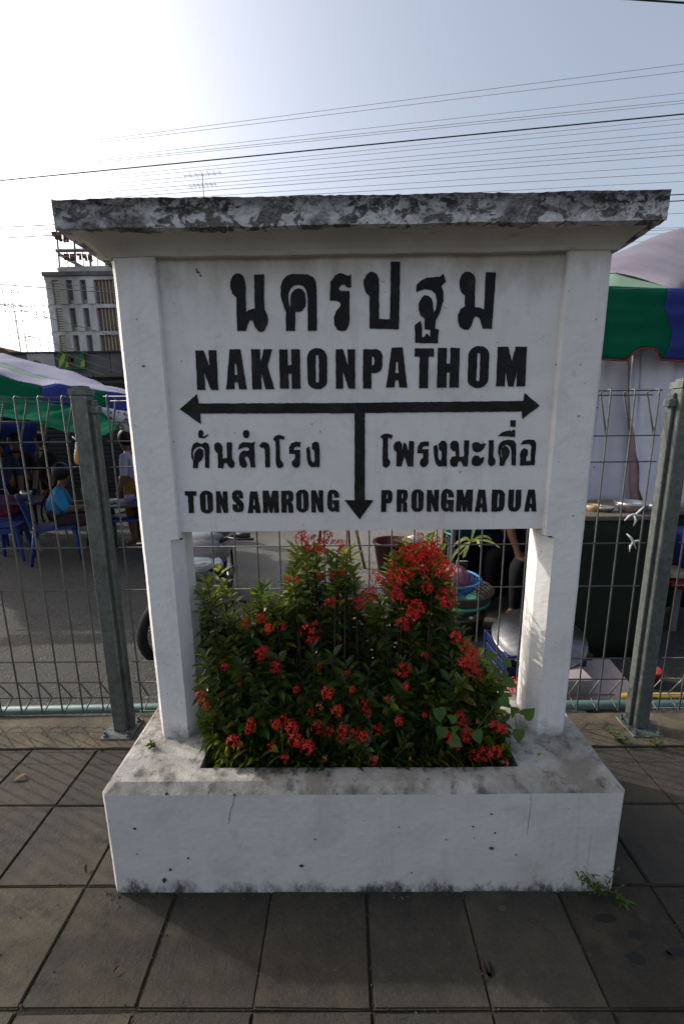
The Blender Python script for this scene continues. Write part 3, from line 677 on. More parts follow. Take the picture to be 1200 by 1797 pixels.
FL = [(530,945,1),(555,955,1.2),(575,945,1.1),(598,957,.8),(563,966,.7),(540,962,.6),(580,1057,.9),(545,1110,1.15),(485,1170,1),(458,1085,.8),(432,1092,.6),(472,1103,.6),(463,1143,.9),(455,1150,.7),
 (395,1170,.6),(352,1222,.8),(362,1240,.6),(410,1300,1.25),(440,1268,.7),(437,1280,.7),(498,1262,.7),(485,1272,.8),(512,1276,1.1),(520,1298,1.1),(540,1310,1),(500,1330,.8),(575,1216,1),(592,1247,.9),(560,1238,.6),(556,1277,.9),(578,1283,.9),
 (602,1280,.9),(622,1288,.9),(640,1238,.8),(660,1280,.8),(600,1295,.8),(655,1335,.8),(545,1250,.6),(637,1292,.7),(630,1058,1.1),(650,1042,1.1),(668,1022,.9),(660,1012,.8),(690,1035,1),(697,1045,.9),
 (700,985,1.1),(690,995,.8),(715,975,1.3),(735,972,1.4),(752,976,1.4),(768,990,1.3),(730,992,1.2),(750,1000,1.2),(712,1000,1.1),(778,1002,1.1),(742,985,1.3),(735,942,.6),(765,948,.6),(705,1012,1),(685,1010,.8),(758,966,1.1),(742,968,1.2),(722,985,1.2),(764,978,1.2),
 (780,1048,1.2),(788,1060,.9),(750,1030,.8),(728,1068,1.1),(722,1080,.8),(706,1092,.9),(712,1100,.6),(800,1118,.8),(818,1135,.9),(830,1146,.7),(825,1168,1.2),(815,1163,.9),(838,1185,.7),(708,1176,1),(712,1205,.6),(805,1258,1.1),(812,1275,1.1),
 (818,1290,.9),(787,1293,.8),(800,1308,.9),(850,1322,1.2),(868,1318,1),(835,1325,.9),(885,1338,.7),(868,1274,1),(880,1280,.7),(645,1252,.6),(618,1210,.5),(520,1210,.5),(700,1265,.7),(660,1330,.5),(476,1310,.6),(570,1330,.5),(505,1015,.5),(582,1008,.6),(560,1010,.5),(520,1018,.4),(600,1005,.5),(495,1100,.5),(610,1180,.4),(745,1150,.5),(560,1170,.4),(420,1200,.4),(680,1225,.5),(745,1255,.4)]
for i, (px, py, sz) in enumerate(FL):
    z0 = atY(px, py, .15).z
    Y = .055 if py > 1285 else .085 if py > 1200 else .105 if py > 1080 else .14 if py > 1000 else .20
    p = atY(px, py, Y+R2.uniform(-.01, .02))
    cands = shrubs[:5] if py < 1255 else shrubs
    if py >= 1255: root, base = shrubs[5]
    else: root, base = min(shrubs[:5], key=lambda s_: abs(s_[1].x-p.x))
    d = Vector((R2.uniform(-.4, .4), -.7-R2.random()*.5, .8)).normalized()
    q = d.to_track_quat('Z', 'Y').to_euler()
    k = sz*(.78 if py < 1200 else .64)
    link('flower_head', FM[R2.choice((0, 1, 2, 3, 4, 5, 6, 7, 8, 9, 10, 7, 8, 9, 11))] if not 690 < px < 780 or py > 1020 else FM[i % 7], root, p-base, q, (k, k, k))
# vine with large heart-shaped leaves over the right ledge
def heart(mb, c, d, n, L):
    d = d.normalized(); side = d.cross(n).normalized(); n = side.cross(d)
    pr = [(-.08, 0), (-.18, .22), (-.10, .44), (.15, .52), (.45, .42), (.75, .20), (1, 0)]
    vv = [c+d*(L*t)+side*(L*w)+n*(L*(.10*abs(w)*2-.12*t*t)) for t, w in pr] + [c+d*(L*t)-side*(L*w)+n*(L*(.10*abs(w)*2-.12*t*t)) for t, w in pr[1:-1]]
    m = [c+d*(L*t)-n*(L*.12*t*t) for t in (.15, .45, .75)]
    vv += m; a = len(pr)
    mb.add(vv, [(0, 1, 12), (1, 2, 12), (2, 3, 12), (3, 4, 13, 12), (4, 5, 14, 13), (5, 6, 14), (0, 12, 7), (7, 12, 8), (8, 12, 9), (9, 12, 13, 10), (10, 13, 14, 11), (11, 14, 6)])
vp = atZ(893, 1285, .39)
vine = thing('creeping_vine', 'bright green vine with heart shaped leaves spilling onto the right ledge', 'vine', vp)
stem_pts = []
for px, py, Y, L, dx, dz in [(903,1252,.09,.050,-.5,.9),(920,1255,.10,.058,.55,.75),(908,1282,.08,.055,.1,-1),(792,1296,.05,.052,.6,-.3),(800,1283,.05,.045,-.4,.6),(835,1285,.05,.05,.3,-.8),(775,1278,.05,.05,-.2,-.9),(770,1245,.06,.055,.1,-.9),(880,1225,.12,.05,.5,-.6),(890,1195,.14,.045,.7,-.4),(870,1180,.16,.045,-.2,.7),(855,1150,.18,.045,.5,.2),(885,1160,.2,.04,.6,-.4),(790,1262,.05,.04,.5,.5)]:
    p = atY(px, py, Y); mb = MB(); heart(mb, Vector((0, 0, 0)), Vector((dx, -.35, dz)), Vector((.1, -1, .5)), L*.74)
    mb.build('leaf', VINE, vine, loc=p-vp, smooth=True); stem_pts.append((p-vp, Y))
sb = MB(); order = [0, 1]
sb.tube([stem_pts[i][0]+Vector((0, .006, 0)) for i in (4, 3, 13, 5, 8, 9, 12)], .0016, 4); sb.tube([stem_pts[i][0]+Vector((0, .006, 0)) for i in (5, 0, 2)], .0016, 4)
sb.tube([stem_pts[i][0]+Vector((0, .006, 0)) for i in (0, 1)], .0014, 4); sb.tube([stem_pts[i][0]+Vector((0, .006, 0)) for i in (7, 6, 5)], .0014, 4); sb.tube([stem_pts[i][0]+Vector((0, .006, 0)) for i in (9, 10, 11)], .0014, 4)
sb.build('stem', VINE, vine)
# spilled red bloom on the back right ledge
p = atZ(902, 1210, .40)
fb = thing('fallen_flower', 'red flower cluster lying on the back ledge by the right post', 'flower', p)
for dx, dy in ((-.03, 0), (.0, .01), (.028, -.005)): link('flower_head', FM[2], fb, (dx, dy, .012), (.5, dx*9, 1), (.8, .8, .8))
# small weeds
WEED = mat('weed_leaf', (.05, .095, .02), .6, var=.3, scale=40, trans=.3, tcol=(.16, .24, .03), island=.3)
def weed(px, py, hz, label, n, spread, lean=(0, 0)):
    p = atZ(px, py, hz); root = thing('weed', label, 'weed', p, 0)
    fol = MB(); st = MB()
    for i in range(n):
        tip = Vector((R2.uniform(-spread, spread)+lean[0], R2.uniform(-.03, .02), R2.uniform(.35, 1)*spread*1.1+lean[1]))
        pts = [Vector((0, 0, 0)), tip*.5+Vector((0, 0, .012)), tip]; st.tube(pts, .0010, 3)
        for j in range(8):
            c = tip*((j+1)/8.); d = Vector((R2.uniform(-1, 1), R2.uniform(-1, .4), R2.uniform(.1, .9)))
            leaf(fol, c, d, Vector((0, 0, 1)), R2.uniform(.014, .026), R2.uniform(.005, .008))
    st.build('stems', STEM, root); tag(fol.build('foliage', WEED, root), kind='stuff')
weed(1055, 1572, 0, 'green weed growing at the right front corner of the planter', 9, .075, (-.02, .02))
weed(1082, 1580, 0, 'small weed sprig on the tile right of the planter corner', 4, .035)
weed(1085, 1303, 0, 'patch of weeds on the kerb beside the right fence post', 8, .05)
weed(1150, 1310, 0, 'creeping weeds on the kerb at the right edge', 6, .05)
weed(272, 1312, .386, 'tiny weed rooted at the foot of the left post', 4, .018)

# ================================================================== FENCE
FY = .745
ZT = 1.578
HZ = [1.388, 1.278, .918, .717, .358, .250]
def wire_mesh():
    b = .075     # depth of the triangular roll
    pts = [(0, 0, 1.385), (0, b, ZT-.015), (0, b-.004, ZT-.006), (0, .006, ZT), (0, 0, ZT-.006), (0, 0, .082), (0, .006, .076), (0, b, .112), (0, b, .122), (0, 0, .25)]
    return MB().tube(pts, .0036, 6).mesh('vertical_wire', STEELW, True)
VW = wire_mesh()
def fence_panel(x0, x1, label):
    root = thing('mesh_fence', label, 'fence', ((x0+x1)/2, FY, 0), 0, 'welded mesh fence panels')
    L = x1-x0; n = round(L/.1025)
    hw = MB().tube([(-L/2, 0, 0), (L/2, 0, 0)], .0031, 6).mesh('horizontal_wire', STEELW, True)
    for i in range(n+1):
        x = -L/2+.02+(L-.04)*i/n
        link('vertical_wire', VW, root, (x, 0, 0), (0, 0, R2.uniform(-.02, .02)))
    for z in HZ: link('horizontal_wire', hw, root, (0, -.0052, z))
    link('horizontal_wire', hw, root, (0, .066, ZT-.02)); link('horizontal_wire', hw, root, (0, .0685, .117)); link('horizontal_wire', hw, root, (0, .012, ZT-.0045)); link('horizontal_wire', hw, root, (0, .012, .0815))
    return root
PXL, PXR = -1.147, 1.345
fence_panel(PXL-2.42, PXL-.075, 'grey welded mesh fence panel left of the left fence post')
fence_panel(PXL+.075, PXR-.075, 'grey welded mesh fence panel behind the station sign')
fence_panel(PXR+.075, PXR+2.42, 'grey welded mesh fence panel right of the right fence post')
def fence_post(x, label):
    root = thing('fence_post', label, 'fence post', (x, .715, .004), 0, 'galvanised fence posts')
    box_obj('tube', GALV, root, -.034, .030, -.012, .052, .008, 1.575, .004)
    me = MB().box(-.038, .034, -.016, .056, 1.575, 1.612).mesh('cap', GALV)
    bm = bmesh.new(); bm.from_mesh(me); bmesh.ops.bevel(bm, geom=[e for e in bm.edges if all(v.co.z > 1.6 for v in e.verts)], offset=.012, segments=2, affect='EDGES'); bm.to_mesh(me); bm.free()
    link('cap', me, root)
    for sx in ((1,) if x < 0 else (-1,)):
        box_obj('side_strip', GALV, root, *( (.031, .046) if sx > 0 else (-.049, -.035)), .012, .05, .012, 1.555, .002)
        for z in (1.50,):
            box_obj('clamp', GALV, root, *((.024, .066) if sx > 0 else (-.069, -.028)), .004, .04, z, z+.032, .003)
    box_obj('base_plate', GALV, root, -.072, .072, -.062, .078, -.004, .008, .002)
    for bx, by in ((-.054, -.045), (.054, -.045), (.054, .062), (-.054, .062)):
        b = MB(); b.lathe([(.012, .008), (.012, .018), (.006, .018), (.006, .034)], 6, Matrix.Translation((bx, by, 0))); b.build('bolt', GALV, root)
    return root
fence_post(PXL, 'galvanised square fence post with cap left of the sign')
fence_post(PXR, 'galvanised square fence post with cap right of the sign')
fence_post(PXL-2.5, 'galvanised fence post beyond the left edge of the photo')
fence_post(PXR+2.5, 'galvanised fence post beyond the right edge of the photo')
TEAL = mat('teal_pipe', (.085, .15, .15), .5, var=.2, scale=10, bump=.2)
YELLOW = mat('yellow_paint', (.22, .15, .015), .6, var=.2, scale=15)
def pipe(name, pts, r, m, label, cat):
    o = MB().tube(pts, r, 12).build(name, m, smooth=True); return tag(o, label, cat)
pipe('pipe', [(-3.4, .80, .028), (-.6, .878, .022), (1.0, .872, .02), (3.4, .86, .02)], .022, TEAL, 'pale teal pipe lying along the foot of the fence', 'pipe')
pipe('pipe', [(1.40, .95, .015), (3.4, .95, .015)], .016, YELLOW, 'yellow pipe lying behind the teal pipe at the right', 'pipe')
# things tied to the fence
PLAST = mat('white_plastic_strip', (.55, .56, .58), .35, var=.1)
BAGM = mat('bag_plastic', (.5, .42, .3), .2, var=.1, trans=.5, tcol=(.7, .6, .45))
TEA = mat('milk_tea', (.42, .26, .10), .3, var=.15, trans=.3, tcol=(.6, .4, .15))
p = atY(136, 774, FY-.02)
bag = thing('drink_bag', 'small plastic bag of brown drink tied to the fence by the left post', 'drink bag', (p.x, p.y, p.z-.10))
b = MB(); b.lathe([(.002, .10), (.006, .096), (.011, .075), (.013, .065)], 10); b.build('neck', PLAST, bag, True)
b = MB(); b.lathe([(.013, .065), (.018, .045), (.020, .02), (.017, .004), (.0, .0)], 10); b.build('pouch', TEA, bag, True)
b = MB(); b.tube([(-.018, 0, .118), (-.004, -.004, .108), (0, 0, .098), (.006, -.004, .112), (.014, 0, .125)], .003, 5); b.build('tie', PLAST, bag, True)
def tie(px, py, pts, label):
    p = atY(px, py, FY-.012); o = MB()
    for q in pts: o.tube([Vector((x, y, z)) for x, y, z in q], [.003]+[.005]*(len(q)-2)+[.002], 5)
    o = o.build('plastic_tie', PLAST, smooth=True, loc=p); tag(o, label, 'plastic tie', 'plastic ties on the fence')
tie(1112, 905, [[(-.045, -.01, -.02), (-.03, -.012, .002), (-.01, -.008, .008), (.005, 0, .004), (.03, .01, .022), (.055, .02, .04)], [(0, 0, .004), (.004, -.01, -.02), (.0, -.004, -.045)]], 'twisted white plastic strip knotted on the fence wire by the right post')
tie(1109, 950, [[(-.03, 0, .035), (-.015, -.008, .02), (0, -.004, 0), (.012, -.01, -.03)], [(.0, -.004, 0), (.02, -.008, .006), (.028, -.006, -.012)], [(0, -.004, 0), (-.014, -.01, -.02), (-.016, -.012, -.045)]], 'grey frayed plastic knot on the fence wire by the right post')
# litter on the tiles
DRY = mat('dry_leaf', (.30, .22, .07), .7, var=.3, scale=60); DRYD = mat('dark_dry_leaf', (.05, .028, .018), .8, var=.3, scale=60)
for px, py, m, L, rz, lab in [(36, 1367, DRY, .05, .5, 'yellow fallen leaf on the tiles left of the planter'), (153, 1527, DRYD, .035, 2.2, 'curled dark brown dry leaf on the tile left of the planter'),
        (205, 1703, DRYD, .022, 1, 'small brown leaf scrap on the front tile at lower left'), (853, 1697, DRYD, .03, 1.9, 'dark leaf scrap on a tile joint in front of the planter'), (945, 1325, DRY, .02, .3, 'small yellow leaf on the right planter ledge')]:
    z = .386 if py == 1325 else .003
    mb = MB(); leaf(mb, Vector((-L/2, 0, 0)), Vector((1, 0, .1)), Vector((0, 0, 1)), L, L*.42, .35, -.2)
    o = mb.build('fallen_leaf', m, loc=atZ(px, py, z), rot=(0, 0, rz)); tag(o, lab, 'leaf', 'fallen leaves')

# ================================================================== MARKET BEHIND THE FENCE
def resample(pl, n):
    pl = [Vector(p) for p in pl]; d = [0]
    for a, b in zip(pl, pl[1:]): d.append(d[-1]+(b-a).length)
    out = []
    for i in range(n):
        t = d[-1]*i/(n-1); k = 0
        while k < len(d)-2 and d[k+1] < t: k += 1
        u = (t-d[k])/max(1e-9, d[k+1]-d[k]); out.append(pl[k].lerp(pl[k+1], min(1, max(0, u))))
    return out
def loft(name, rows, nu, nv, mats, parent, wr=.02, ws=3., aniso=(1, 1, 1), thick=.004):
    """cloth through world-space polylines, wrinkled, with a little thickness"""
    rs = [resample(r_, nu) for r_ in rows]; grid = []
    for a, b in zip(rs, rs[1:]):
        for j in range(nv): grid.append([p.lerp(q, j/nv) for p, q in zip(a, b)])
    grid.append(rs[-1]); m = len(grid); vv = []
    for j in range(m):
        for i in range(nu):
            p = grid[j][i]; q = Vector((p.x*aniso[0], p.y*aniso[1], p.z*aniso[2]))
            vv.append(p + noise.noise_vector(q*ws)*wr + noise.noise_vector(q*ws*2.7+Vector((5, 5, 5)))*wr*.4)
    mb = MB(); mb.add(vv, [(j*nu+i, j*nu+i+1, (j+1)*nu+i+1, (j+1)*nu+i) for j in range(m-1) for i in range(nu-1)])
    me = mb.mesh(name, mats, True)
    L = parent.matrix_world.translation if parent is not None else Vector()
    if parent is not None: me.transform(Matrix.Translation(-Vector(parent.location)))
    o = link(name, me, parent)
    if thick:
        so = o.modifiers.new('thickness', 'SOLIDIFY'); so.thickness = thick
    return o
def row(Y, *pts): return [atY(x, y, Y) for x, y in pts]
def rowv(*pts): return [atY(x, y, Y) for x, y, Y in pts]
LAV = mat('tent_white_fabric', (.33, .32, .42), .9, var=.10, scale=3, trans=.25, spec=.05, tcol=(.36, .35, .50))
PGRN = mat('tent_pale_green', (.24, .36, .26), .9, var=.08, scale=3, trans=.3, spec=.05)
GRN = mat('tent_green', (.008, .115, .062), .95, var=.15, scale=4, trans=.3, spec=.02, tcol=(.005, .17, .085))
BLU = mat('tent_blue', (.04, .055, .23), .95, var=.12, scale=4, trans=.3, spec=.02, tcol=(.05, .07, .35))
TARPB = mat('blue_tarp', (.005, .02, .12), .9, var=.2, scale=5, trans=.15)
NEARBLACK = mat('near_black', (.010, .011, .012), .8, var=.4, scale=3)
DGREEN = mat('dark_green_cloth', (.004, .009, .005), .85, var=.3, scale=6)
CURT = mat('white_curtain', (.74, .75, .83), .9, var=.08, scale=4, trans=.3, tcol=(.55, .55, .65))
CURTR = mat('pink_curtain', (.50, .34, .38), .9, var=.2, scale=8, trans=.3, tcol=(.5, .22, .22))
PIPING = mat('red_piping', (.25, .02, .025), .6)
POLE = mat('tent_pole', (.20, .20, .21), .5, .4, var=.2, scale=12)
ZINC = mat('corrugated_grey', (.022, .024, .026), .8, 0, var=.3, scale=3)

# --- left canopy
tl = thing('market_canopy', 'lavender white market canopy with green and blue edging at left', 'canopy', atY(120, 960, 4.0)*1)
tl.location.z = GZ
def pan(name, m, rows, nu=60, nv=8, wr=.035, ws=2.2, an=(1, 1, 1)): return loft(name, rows, nu, nv, m, tl, wr, ws, an)
hip = rowv((-420, 628, 5.6), (-120, 622, 5.4), (8, 619, 5.2), (110, 650, 4.6), (208, 680, 4.0), (262, 697, 3.7))
eave = rowv((-420, 640, 3.4), (-120, 645, 3.4), (0, 655, 3.4), (37, 670, 3.38), (73, 679, 3.36), (100, 673, 3.36), (128, 679, 3.36), (208, 688, 3.38), (262, 701, 3.5))
midr = [a.lerp(b, .55)+Vector((0, 0, -.01)) for a, b in zip(resample(hip, 30), resample(eave, 30))]
mid2 = [a.lerp(b, .66)+Vector((0, 0, -.008)) for a, b in zip(resample(hip, 30), resample(eave, 30))]
pan('roof_panel', LAV, [hip, midr], nv=6); pan('roof_stripe', PGRN, [midr, mid2], nv=3); pan('roof_panel', LAV, [mid2, eave], nv=6)
back = [Vector((p.x*1.2, p.y+.5, p.z-.25)) for p in hip]
pan('roof_panel', LAV, [hip, back], nv=6)
def scal(x0, x1, y0, y1, Y, n):
    return [atY(x0+(x1-x0)*i/(n*4), y0+(y1-y0)*i/(n*4)+2.6*abs(math.sin(math.pi*i/4)), Y) for i in range(n*4+1)]
pan('valance', GRN, [rowv((-420, 640, 3.37), (-120, 645, 3.37), (0, 656, 3.37), (37, 671, 3.35), (74, 680, 3.34)), scal(-420, 74, 668, 706, 3.30, 14)], 60, 5, .008)
pan('valance', BLU, [rowv((74.5, 680, 3.34), (100, 674, 3.34), (128, 680, 3.34), (160, 683, 3.34)), scal(74.5, 160, 706, 713, 3.30, 6)], 30, 5, .008)
pan('valance', GRN, [rowv((160.5, 683, 3.34), (186, 686, 3.34)), scal(160.5, 186, 713, 716, 3.30, 2)], 12, 5, .006)
pan('valance', BLU, [rowv((186.5, 686, 3.34), (262, 701, 3.4)), scal(186.5, 262, 716, 730, 3.30, 4)], 16, 5, .006)
for X, Y in ((-2.05, 3.45), (-5.2, 3.45), (-5.2, 5.3), (-2.9, 5.0)):
    MB().tube([(X-tl.location.x, Y-tl.location.y, 0), (X-tl.location.x, Y-tl.location.y, 1.86)], .02, 8).build('pole', POLE, tl, True)
# --- lower green awning in front of it
ta = thing('green_awning', 'sagging green cloth awning hanging below the left canopy edge', 'awning', (-3.0, 3.1, GZ))
ga = [row(3.22, (-420, 672), (-150, 685), (0, 696), (60, 704), (130, 712), (166, 714), (186, 728)), row(3.0, (-420, 705), (-150, 715), (0, 719), (60, 728), (130, 742), (170, 748), (200, 746)), rowv((-420, 722, 2.86), (-150, 730, 2.84), (0, 736, 2.8), (70, 746, 2.8), (110, 759, 2.8), (150, 765, 2.8), (185, 764, 2.82), (208, 754, 2.86))]
loft('awning_cloth', ga, 90, 12, GRN, ta, .05, 2.6, (1.2, 1, 2.2))
for X in (-2.12, -4.9): MB().tube([(X+3.0, .12, 0), (X+3.0, .12, 1.62)], .016, 8).build('pole', POLE, ta, True)
MB().tube([(-2.0, .12, 1.62), (.9, .12, 1.60)], .013, 6).build('rail', POLE, ta, True)
# printed cloth behind the awning tip
PRINT = mat('printed_cloth', (.45, .45, .50), .8, var=.1, scale=30, col2=(.10, .05, .05), mask=(.52, .56))
pc = thing('printed_cloth', 'white patterned cloth hanging under the blue valance at left', 'cloth', atY(200, 735, 3.26))
loft('cloth', [row(3.26, (160, 712), (262, 727)), row(3.26, (180, 745), (262, 770))], 16, 6, PRINT, pc, .01)
# blue tarp and dark back of the stall
bt = thing('blue_tarp', 'blue tarpaulin wall hanging behind the diners at left', 'tarpaulin', (-6.0, 6.4, GZ))
loft('sheet', [row(6.4, (-420, 735), (-100, 738), (66, 742)), row(6.4, (-420, 860), (-100, 862), (66, 868))], 30, 10, TARPB, bt, .06, 1.6)
loft('top_edge', [row(4.6, (-420, 716), (-60, 730), (55, 738)), row(6.2, (-420, 725), (-100, 732), (62, 744))], 24, 6, TARPB, bt, .05, 1.6)
for X in (-7.5, -5.35): MB().tube([(X+6, .05, 0), (X+6, .05, 1.5)], .02, 6).build('pole', POLE, bt)
sw = thing('roller_shutter_wall', 'dim grey corrugated shutter behind the seated diners', 'shutter', (-4.9, 7.6, GZ))
for k in range(26): box_obj('slat', ZINC, sw, -5.5, 4.3, 0, .05, .085*k, .085*k+.08, .012)
box_obj('frame', NEARBLACK, sw, -5.6, 4.4, .055, .3, 0, 2.4)
# --- plastic furniture
def plastic(name, col): return mat(name, col, .45, var=.08, scale=6, spec=.4, bump=.05)
PBLUE = plastic('blue_plastic', (.010, .035, .16)); PRED = plastic('red_plastic', (.16, .008, .010)); PGREEN = plastic('green_plastic', (.006, .10, .06))
def make_chair(m, label, loc, rz):
    root = thing('plastic_chair', label, 'chair', loc, rz, 'plastic chairs in the market')
    b = MB(); b.add([(-.21, -.21, .43), (.21, -.21, .43), (.19, .20, .41), (-.19, .20, .41), (-.21, -.21, .40), (.21, -.21, .40), (.19, .20, .38), (-.19, .20, .38)], [(0, 1, 2, 3), (7, 6, 5, 4), (0, 4, 5, 1), (1, 5, 6, 2), (2, 6, 7, 3), (3, 7, 4, 0)]); b.build('seat', m, root)
    n = 9; vv = []
    for j in range(7):
        t = j/6
        for i in range(n):
            u = -1+2*i/(n-1); vv.append((u*(.20-.03*t*t*t), .20+.10*t-.03*u*u+.02, .42+.40*t*(1-.12*u**4)))
    fs = [(j*n+i, j*n+i+1, (j+1)*n+i+1, (j+1)*n+i) for j in range(6) for i in range(n-1) if not (j in (1, 2, 3) and i in (1, 3, 4, 6) and False)]
    o = MB(); o.add(vv, fs); o = o.build('backrest', m, root, True); so = o.modifiers.new('t', 'SOLIDIFY'); so.thickness = .012
    for sx in (-1, 1):
        MB().tube([(sx*.18, -.19, .41), (sx*.215, -.235, 0)], [.022, .016], 8).build('leg', m, root, True)
        MB().tube([(sx*.17, .18, .41), (sx*.205, .26, 0)], [.022, .016], 8).build('leg', m, root, True)
    return root
def make_stool(m, label, loc, rz=0, h=.44):
    root = thing('plastic_stool', label, 'stool', loc, rz, 'plastic stools in the market')
    o = box_obj('seat', m, root, -.14, .14, -.14, .14, h-.035, h, .012)
    for sx in (-1, 1):
        for sy in (-1, 1): MB().tube([(sx*.115, sy*.115, h-.03), (sx*.155, sy*.155, 0)], [.028, .02], 6).build('leg', m, root)
    box_obj('apron', m, root, -.135, .135, -.135, .135, h-.10, h-.036)
    return root
CH0 = atZ(92, 985, GZ)
woman_at = Vector((CH0.x+.02, CH0.y+.10, GZ))
make_chair(PBLUE, 'blue plastic chair under the woman in the blue blouse', woman_at, math.radians(122))
make_stool(PBLUE, 'blue plastic stool at the far left behind the fence', atZ(22, 985, GZ)+Vector((-.05, .1, 0)), .3)
make_chair(PGREEN, 'green plastic chair seen between left fence post and sign', atZ(200, 948, GZ), math.radians(175))
make_chair(PBLUE, 'blue plastic chair beside the green chair near the sign', atZ(228, 962, GZ), math.radians(-70))
# --- folding tables
WOODT = mat('table_laminate', (.035, .035, .07), .4, var=.2, scale=20)
def make_table(loc, rz, L, Wd, h, label, m=None, mtop=None):
    root = thing('folding_table', label, 'table', loc, rz, 'market tables')
    box_obj('tabletop', mtop or WOODT, root, -L/2, L/2, -Wd/2, Wd/2, h-.03, h, .005)
    for sx in (-1, 1):
        for sy in (-1, 1): MB().tube([(sx*(L/2-.08), sy*(Wd/2-.05), h-.03), (sx*(L/2-.02), sy*(Wd/2-.02), 0)], .013, 6).build('leg', m or POLE, root)
    return root
TB1 = Vector((woman_at.x+.72, woman_at.y+.42, GZ))
make_table(TB1, .35, .9, .6, .62, 'low dark table with dishes in front of the woman in blue', None, WOODT)
TB2 = Vector((CH0.x-.85, CH0.y+.7, GZ))
make_table(TB2, 0, .9, .6, .64, 'dark table crowded with bowls at the far left of the stall')
BOWL = mat('melamine_bowl', (.45, .45, .48), .35, var=.1); STEEL = mat('steel_pot', (.35, .35, .36), .3, .85, var=.2, scale=12)
CUP = mat('cup_purple', (.22, .16, .35), .4); JAR = mat('condiment_jar', (.25, .09, .03), .3)
def bowl(name, loc, r_, h, m, label, cat, group=None):
    o = MB(); o.lathe([(r_*.55, 0), (r_*.62, 0), (r_*.9, h*.6), (r_, h), (r_*.95, h), (r_*.82, h*.55), (r_*.5, .012), (0, .01)], 16)
    o = o.build(name, m, smooth=True, loc=loc); return tag(o, label, cat, group)
for i, (dx, dy, r_, h, m, nm, lab) in enumerate([(-.18, -.12, .075, .05, BOWL, 'bowl', 'white bowl on the table before the woman in blue'), (.05, -.1, .06, .10, CUP, 'cup', 'purple cup on the table before the woman in blue'),
        (.2, .05, .035, .11, JAR, 'jar', 'brown condiment jar on the table before the woman in blue'), (-.02, .12, .08, .04, BOWL, 'bowl', 'white dish at the back of the table before the woman in blue')]):
    bowl(nm, TB1+Vector((dx, dy, .621)), r_, h, m, lab, nm, 'tableware')
for i, (dx, dy, r_, h, m, nm, lab) in enumerate([(-.1, -.15, .09, .06, STEEL, 'bowl', 'steel bowl on the crowded table at the far left'), (.22, -.1, .07, .12, STEEL, 'pot', 'small steel pot on the crowded table at the far left'), (.34, .1, .05, .1, PRED, 'cup', 'red cup on the crowded table at the far left')]):
    bowl(nm, TB2+Vector((dx, dy, .641)), r_, h, m, lab, nm, 'tableware')
tb = thing('shopping_bag', 'purple and red shopping bag beside the blue stool at far left', 'bag', atZ(12, 975, GZ)+Vector((-.15, .3, .45)))
o = MB(); o.lathe([(.10, 0), (.15, .04), (.17, .15), (.14, .24), (.06, .27), (.0, .26)], 14); me = o.mesh('sack', mat('purple_cloth', (.06, .03, .10), .8, var=.3, scale=10, col2=(.25, .02, .03))); rough(me, .02, 9); link('sack', me, tb)
MB().tube([(-.07, 0, .24), (-.05, 0, .34), (.05, 0, .34), (.07, 0, .24)], .008, 6).build('handle', CUP, tb)
make_stool(PBLUE, 'blue stool carrying the shopping bag at the far left', Vector(tb.location)-Vector((0, 0, .45)), .1, .45)

